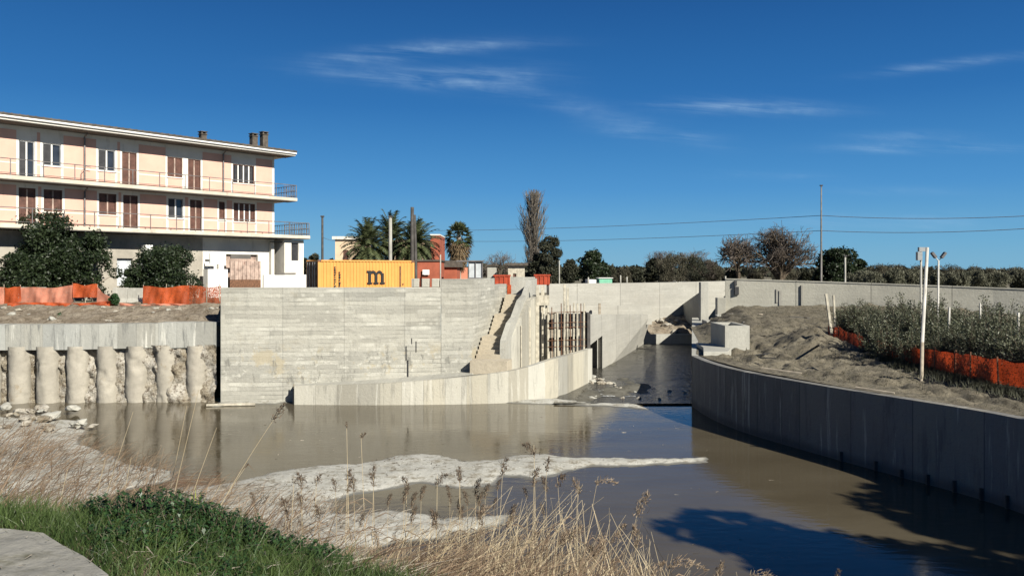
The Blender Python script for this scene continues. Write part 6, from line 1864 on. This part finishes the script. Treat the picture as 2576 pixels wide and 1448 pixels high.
# dark leafy weeds in the grass
def weed_bush(cx, cy, rx, ry, h, n, seed, label, leaf=.024):
    r2 = np.random.default_rng(seed); z0 = float(gz(cx, cy))
    root = empty('weed_bush', (cx, cy, z0), 0, label, 'bush')
    v = []; f = []; mb = MB()
    for i in range(int(n / 26)):
        an = r2.uniform(0, 6.28); q = math.sqrt(r2.random()); bx_, by_ = math.cos(an) * q * rx, math.sin(an) * q * ry
        L = h * r2.uniform(.5, 1.05) * (1 - .5 * q * q)
        zb_ = float(gz(cx + bx_, cy + by_)) - z0
        b0 = Vector((bx_, by_, zb_)); tip = Vector((bx_ * 1.2 + r2.normal(0, .05), by_ * 1.1, zb_ + L))
        mb.tube([b0, b0.lerp(tip, .5), tip], [.004, .003, .0015], 3, cap=False)
        for k in range(26):
            t = r2.uniform(.1, 1); s = b0.lerp(tip, t); d = Vector(r2.normal(0, 1, 3)); d.z *= .5; d.normalize(); l = leaf * r2.uniform(.7, 1.7)
            w = d.cross(Vector((0, 0, 1))).normalized() * l * .33; dr = Vector((0, 0, -.25 * l)); q2 = len(v)
            v += [s, s + d * l * .5 + w, s + d * l + dr, s + d * l * .5 - w]; f.append((q2, q2 + 1, q2 + 2, q2 + 3))
    mb.build('stem', M_bark, root); np_mesh('foliage', [tuple(p) for p in v], f, M_shrub, parent=root)
weed_bush(-2.45, 5.65, .45, .42, .30, 9500, 501, 'largest clump of dark leafy weeds above the mossy slab')
weed_bush(-1.95, 5.35, .40, .40, .20, 6500, 502, 'low clump of dark leafy weeds right of the largest one')
weed_bush(-1.55, 5.6, .32, .35, .17, 4200, 503, 'small clump of dark leafy weeds at the edge of the dry reeds')
weed_bush(-2.35, 4.95, .28, .22, .16, 1800, 504, 'dark weeds hugging the edge of the mossy slab')
weed_bush(-1.75, 4.75, .30, .22, .13, 1500, 505, 'short dark weeds in the grass below the other clumps')

# mossy concrete slab at the bottom left
mb = MB(); 
top = []
for (a, c) in slab_poly: top.append((a, c))
mb.prism([(a, c) for a, c in reversed(top)], 4.70, 4.845)
so = tag(mb.build('stone_slab', M_old), 'rough mossy grey concrete slab with a rounded edge in the near grass', 'slab')

xs_ = np.arange(-5.2, -1.7, .025); ys_ = np.arange(2.3, 5.1, .025)
ot = grid_mesh('worn_top', xs_, ys_, lambda X, Y: 4.852 + .012 * vnoise(X * 5, Y * 5, 91) + .008 * vnoise(X * 16, Y * 16, 92) - .10 * np.exp(-np.clip(sd_poly(X, Y, slab_poly), 0, 1) / .03), M_old, keep=lambda X, Y: sd_poly(X, Y, slab_poly) > 0)
ot.parent = so
# dead leaves and straw blown over the grass and the slab
n = 2600; x = rng.uniform(-4.6, -.2, n); y = rng.uniform(3.8, 6.6, n); z = gz(x, y); ons = sd_poly(x, y, slab_poly) > .02
ok = (rng.random(n) < np.where(ons, .35, np.clip(.5 + vnoise(x * 2, y * 2, 93), .1, 1))); x, y, z, ons = x[ok], y[ok], z[ok], ons[ok]; m = len(x)
z = np.where(ons, 4.865, z + rng.uniform(.03, .12, m)); an = rng.uniform(0, 6.28, m); L = rng.uniform(.02, .13, m) * np.where(ons, .5, 1)
v, f = ribbons(np.stack([x, y, z], 1), np.stack([np.cos(an) * L, np.sin(an) * L, rng.normal(0, .12, m) * L * np.where(ons, .1, 1)], 1), rng.uniform(.0015, .006, m), np.zeros((m, 3)), rng, seg=2)
tag(np_mesh('dead_leaves', v, f, M_dead), 'pale dead leaves blown over the green grass and the mossy slab', 'leaves', kind='stuff')
# straw scraps floating on the basin
n = 1500; x = rng.uniform(-14, 8, n); y = rng.uniform(16, 38.5, n)
ok = (zsilt(x, y) < -.01) & (rng.random(n) < np.clip(vnoise(x * .5, y * 1.2, 94) * 1.2, .03, 1)); x, y = x[ok], y[ok]; m = len(x)
an = rng.normal(.2, .7, m); L = rng.uniform(.03, .18, m)
v, f = ribbons(np.stack([x, y, np.full(m, .006)], 1), np.stack([np.cos(an) * L, np.sin(an) * L, np.zeros(m)], 1), rng.uniform(.006, .016, m), np.zeros((m, 3)), rng, seg=2)
tag(np_mesh('floating_straw', v, f, M_dead), 'scraps of straw floating on the brown water', 'debris', kind='stuff')
# separate tall reeds with seed heads
M_plumed = leaf_mat('dark_seed_head', (0.07, 0.05, 0.035), (0.22, 0.16, 0.11), 0.8, 0.2, 3)
def reed(px, py, Y, base_dx, label, plume=1.0, dark=False, seed=0, hook=0.0, w=.0065, leaves=2, curve=0.0):
    """reed whose tip is seen at (px, py) at distance Y; base_dx = how far left (+) its foot is"""
    r2 = np.random.default_rng(seed)
    tip = P(px, py, Y); bx = tip.x - base_dx; z0 = float(gz(bx, Y)) if Y < 22 else 0.0
    if z0 < -.1: z0 = -.1
    root = empty('reed', (bx, Y, z0), 0, label, 'reed', 'single reeds rising above the near bank')
    T = tip - Vector((bx, Y, z0)); L = T.length
    side = Vector((curve, 0, 0)) * L
    pts = [T * t + side * (t * t - t) for t in np.linspace(0, 1, 9)]
    mb = MB(); mb.tube(pts, [w * (1 - .6 * i / 8) for i in range(9)], 4, cap=False); mb.build('stem', M_straw2, root)
    v = []; f = []
    if plume > 0:
        n = int(130 * plume); pl = .24 * plume
        ax = (pts[-1] - pts[-2]).normalized()
        for i in range(n):
            t = r2.random(); 
            hx = hook * pl * (t ** 1.6)
            s = pts[-1] - ax * pl * .55 + ax * pl * t * (1 - .35 * abs(hook) * t) + Vector((hx, 0, -abs(hook) * .55 * pl * t * t))
            rad = .038 * plume * math.sin(math.pi * min(1, .12 + t * .88)) + .006
            s = s + Vector(r2.normal(0, 1, 3)) * rad * .6
            d = (ax * .8 + Vector((hook * t, 0, -.5 * abs(hook) * t)) + Vector(r2.normal(0, .4, 3))).normalized(); l = r2.uniform(.02, .05) * plume ** .5; ww = d.cross(Vector(r2.normal(0, 1, 3))).normalized() * .0045
            q = len(v); v += [s - ww, s + ww, s + d * l + ww * .3, s + d * l - ww * .3]; f.append((q, q + 1, q + 2, q + 3))
        np_mesh('seed_head', [tuple(p) for p in v], f, M_plumed if dark else M_plume, parent=root)
    v = []; f = []
    for i in range(leaves):
        t = r2.uniform(.35, .85); k = int(t * 8); s = pts[k]; sg = 1 if r2.random() < .6 else -1
        d = Vector((sg * r2.uniform(.5, 1), r2.normal(0, .3), r2.uniform(.1, .7))).normalized(); l = r2.uniform(.15, .34)
        m1 = s + d * l * .5 + Vector((0, 0, .01)); e = s + d * l + Vector((0, 0, -.12)); ww = Vector((0, .2, 1)).normalized() * .006
        q = len(v); v += [s - ww * .5, s + ww * .5, m1 + ww, m1 - ww, e]; f += [(q, q + 1, q + 2, q + 3), (q + 3, q + 2, q + 4, q + 4)]
    if v:
        me = bpy.data.meshes.new('leaf'); me.from_pydata([tuple(p) for p in v], [], [tuple(dict.fromkeys(a)) for a in f]); me.materials.append(M_straw)
        o = bpy.data.objects.new('leaf', me); sc.collection.objects.link(o); o.parent = root
    return root
LBL = {}
reeds = [
 # px, py, Y, base_dx, plume, dark, hook, curve, label
 (1343, 1118, 9.5, -.05, 1.0, True, -.5, 0, 'tall reed with a dark ragged seed head against the still water, highest in the middle'),
 (1265, 1168, 9.0, .10, .9, True, .2, 0, 'upright reed with a dark seed head left of the highest middle one'),
 (1376, 1165, 9.2, .12, .7, True, .1, 0, 'reed just right of the highest middle one with a slim dark tip'),
 (1402, 1200, 8.8, -.14, .8, True, .4, 0, 'reed with a dark tip bent right, in front of the silt spit'),
 (1100, 1195, 10.0, .02, 1.0, True, .5, 0, 'reed with a thick drooping dark head in front of the pale spit'),
 (1156, 1190, 10.2, .0, .7, True, 0, 0, 'short slim reed with a dark narrow head in front of the pale spit'),
 (1024, 1208, 10.6, .05, .8, True, -.3, 0, 'reed with a clumpy dark head on the pale spit, left of the thick drooping one'),
 (940, 1185, 11.0, .03, .6, True, 0, 0, 'slim reed with a small dark head at the crest of the pale spit'),
 (874, 1190, 11.3, .05, .7, True, .2, 0, 'reed with a dark bushy tip on the left half of the pale spit'),
 (796, 1200, 11.6, .05, .8, True, .3, 0, 'dark headed reed near the left root of the pale spit'),
 (740, 1198, 11.8, .1, .8, True, .8, 0, 'dark headed reed with a hooked tip at the left root of the pale spit'),
 (872, 1068, 11.2, -.05, .3, True, 0, 0, 'very thin reed rising alone into the brown water reflection'),
 (908, 1090, 11.4, -.10, .5, True, .6, 0, 'very thin reed with a tiny bead-like tip beside the lone thin one'),
 (1505, 1196, 8.6, .36, .8, False, 1.0, 0, 'long pale reed leaning right with a curled brown head'),
 (1456, 1215, 8.8, .10, .9, False, -.3, 0, 'reed with a drooping pale brown head left of the curled one'),
 (1612, 1262, 8.3, .46, 1.2, False, .15, 0, 'long leaning reed with a full feathery beige plume over the dark water'),
 (1606, 1345, 8.0, .12, 1.1, False, -.2, 0, 'reed with a beige plume just below the full feathery one'),
 (1560, 1330, 8.1, .25, .7, False, .2, 0, 'reed with a slim beige plume left of the two feathery ones'),
 (1692, 1392, 7.8, .22, 1.2, False, 1.1, 0, 'reed with a wide hooked plume near the lower edge of the view'),
 (1648, 1425, 7.7, .25, .9, False, .3, 0, 'reed with a short plume below and left of the hooked one'),
 (1806, 1430, 7.6, .10, .8, False, .2, 0, 'small plume just entering the lower edge right of the hooked one'),
 (1890, 1432, 7.6, .30, 1.0, False, .9, 0, 'hooked plume just entering the lower edge, rightmost of the brown heads'),
 (2106, 1440, 7.5, .05, .35, True, .2, 0, 'thin dark reed tip at the lower edge over the dark water'),
 (1280, 1300, 8.6, .25, .7, False, .5, 0, 'leaning reed with pale head over the second silt bank'),
 (1212, 1275, 9.0, .20, .7, False, .5, 0, 'leaning reed with a pale tuft right of the ochre patch'),
 (1440, 1330, 8.2, .20, .9, False, .4, 0, 'reed with pale tuft low in the middle thicket'),
 (1500, 1380, 8.0, .15, .9, False, -.4, 0, 'reed with brown tuft low in the right half of the thicket'),
 (1340, 1345, 8.2, .18, .8, False, .3, 0, 'reed with brown tuft in front of the upright pale stalks'),
 (702, 1035, 8.0, .9, .8, True, 0, .10, 'long arching reed with a dark spike head bending over the left water'),
 (500, 980, 12.0, .75, .0, False, 0, 0, 'long bare straw leaning right in front of the piles, highest at the left'),
 (545, 1075, 12.0, .95, .0, False, 0, 0, 'long bare straw leaning right beside the highest left one'),
 (470, 1020, 12.3, .60, .0, False, 0, 0, 'thinner bare straw leaning right, left of the highest one'),
 (335, 1035, 12.5, 1.0, .0, False, 0, 0, 'bare straw sloping low to the right across the pile reflection'),
 (330, 1150, 11.5, .4, .0, False, 0, 0, 'short bare straw leaning right at the left shore'),
 (560, 1210, 10.5, .9, .3, False, .2, 0, 'slanting straw crossing the shadow edge at the left shore'),
 (620, 1170, 10.2, 1.0, .2, True, 0, .05, 'slanting straw with a small dark tip by the root of the spit'),
 (265, 1155, 10.5, .45, .0, False, 0, 0, 'pale bare reed leaning right above the weeds'),
 (170, 1180, 10.8, .40, .0, False, 0, 0, 'pale bare reed leaning right at the far left of the bank'),
]
for k, (px, py, Y, dx, pl, dk, hk, cv, lab) in enumerate(reeds):
    reed(px, py, Y, dx, lab, pl, dk, 600 + k, hk, w=.0055 if Y < 9.5 else .0075, leaves=0 if pl == 0 else (2 if Y < 9.5 else 1), curve=cv)
# many similar reed stalks and tufts in the thicket
rr = random.Random(77)
src = reed(1200, 1340, 8.4, .12, 'brown tufted reed among the many alike in the near thicket', .8, False, 900, .3, w=.005)
src['group'] = 'tufted reeds of the near thicket'
for k in range(46):
    px = rr.uniform(880, 1660); py = rr.uniform(1335, 1440) + max(0, (px - 1520)) * .3; Y = rr.uniform(7.4, 9.5)
    tip = P(px, py, Y); c = copy_tree(src)
    s = rr.uniform(.75, 1.1); c.scale = (s * rr.choice((1, 1, -.6)), s, s)
    ht = (P(1200, 1340, 8.4).z - src.location.z) * s
    c.location = (tip.x - .12 * s, Y, tip.z - ht)
src2 = reed(1060, 1235, 9.6, .04, 'dark headed reed among the many alike in front of the pale silt', .8, True, 901, .2, w=.005)
src2['group'] = 'dark headed reeds in front of the silt'
for k in range(40):
    px = rr.uniform(640, 1420); py = rr.uniform(1190, 1310) + max(0, (900 - px)) * .10; Y = rr.uniform(8.6, 11)
    tip = P(px, py, Y); c = copy_tree(src2); s = rr.uniform(.6, 1.15)
    c.scale = (s * rr.choice((1, -1)), s, s); ht = (P(1060, 1235, 9.6).z - src2.location.z) * s
    c.location = (tip.x - .04 * s, Y, tip.z - ht)
# yellow-green young shoot
mb_v = []; f = []
b0 = P(492, 1300, 9.2); b0.z = float(gz(b0.x, 9.2))
tp = P(492, 1232, 9.2).z - b0.z
rootp = empty('green_shoot', b0, 0, 'young yellow-green reed shoot with upright blades among the dry stalks', 'plant')
M_shoot = leaf_mat('yellow_green_leaf', (0.28, 0.34, 0.06), (0.50, 0.55, 0.14), .5, .3)
for a in (-.10, -.05, .0, .06, .12):
    q = len(mb_v); mb_v += [(-.012, 0, tp * .55), (.012, 0, tp * .55), (a * .6 + .01, 0, tp * .85), (a * .6 - .01, 0, tp * .85), (a, 0, tp * (1.05 - abs(a)))]; f += [(q, q + 1, q + 2, q + 3), (q + 3, q + 2, q + 4)]
me = bpy.data.meshes.new('blade'); me.from_pydata(mb_v, [], f); me.materials.append(M_shoot); o = bpy.data.objects.new('blade', me); sc.collection.objects.link(o); o.parent = rootp
mb = MB(); mb.tube([(0, 0, -.1), (0, 0, tp * .6)], .008, 5); mb.build('stem', M_shoot, rootp)
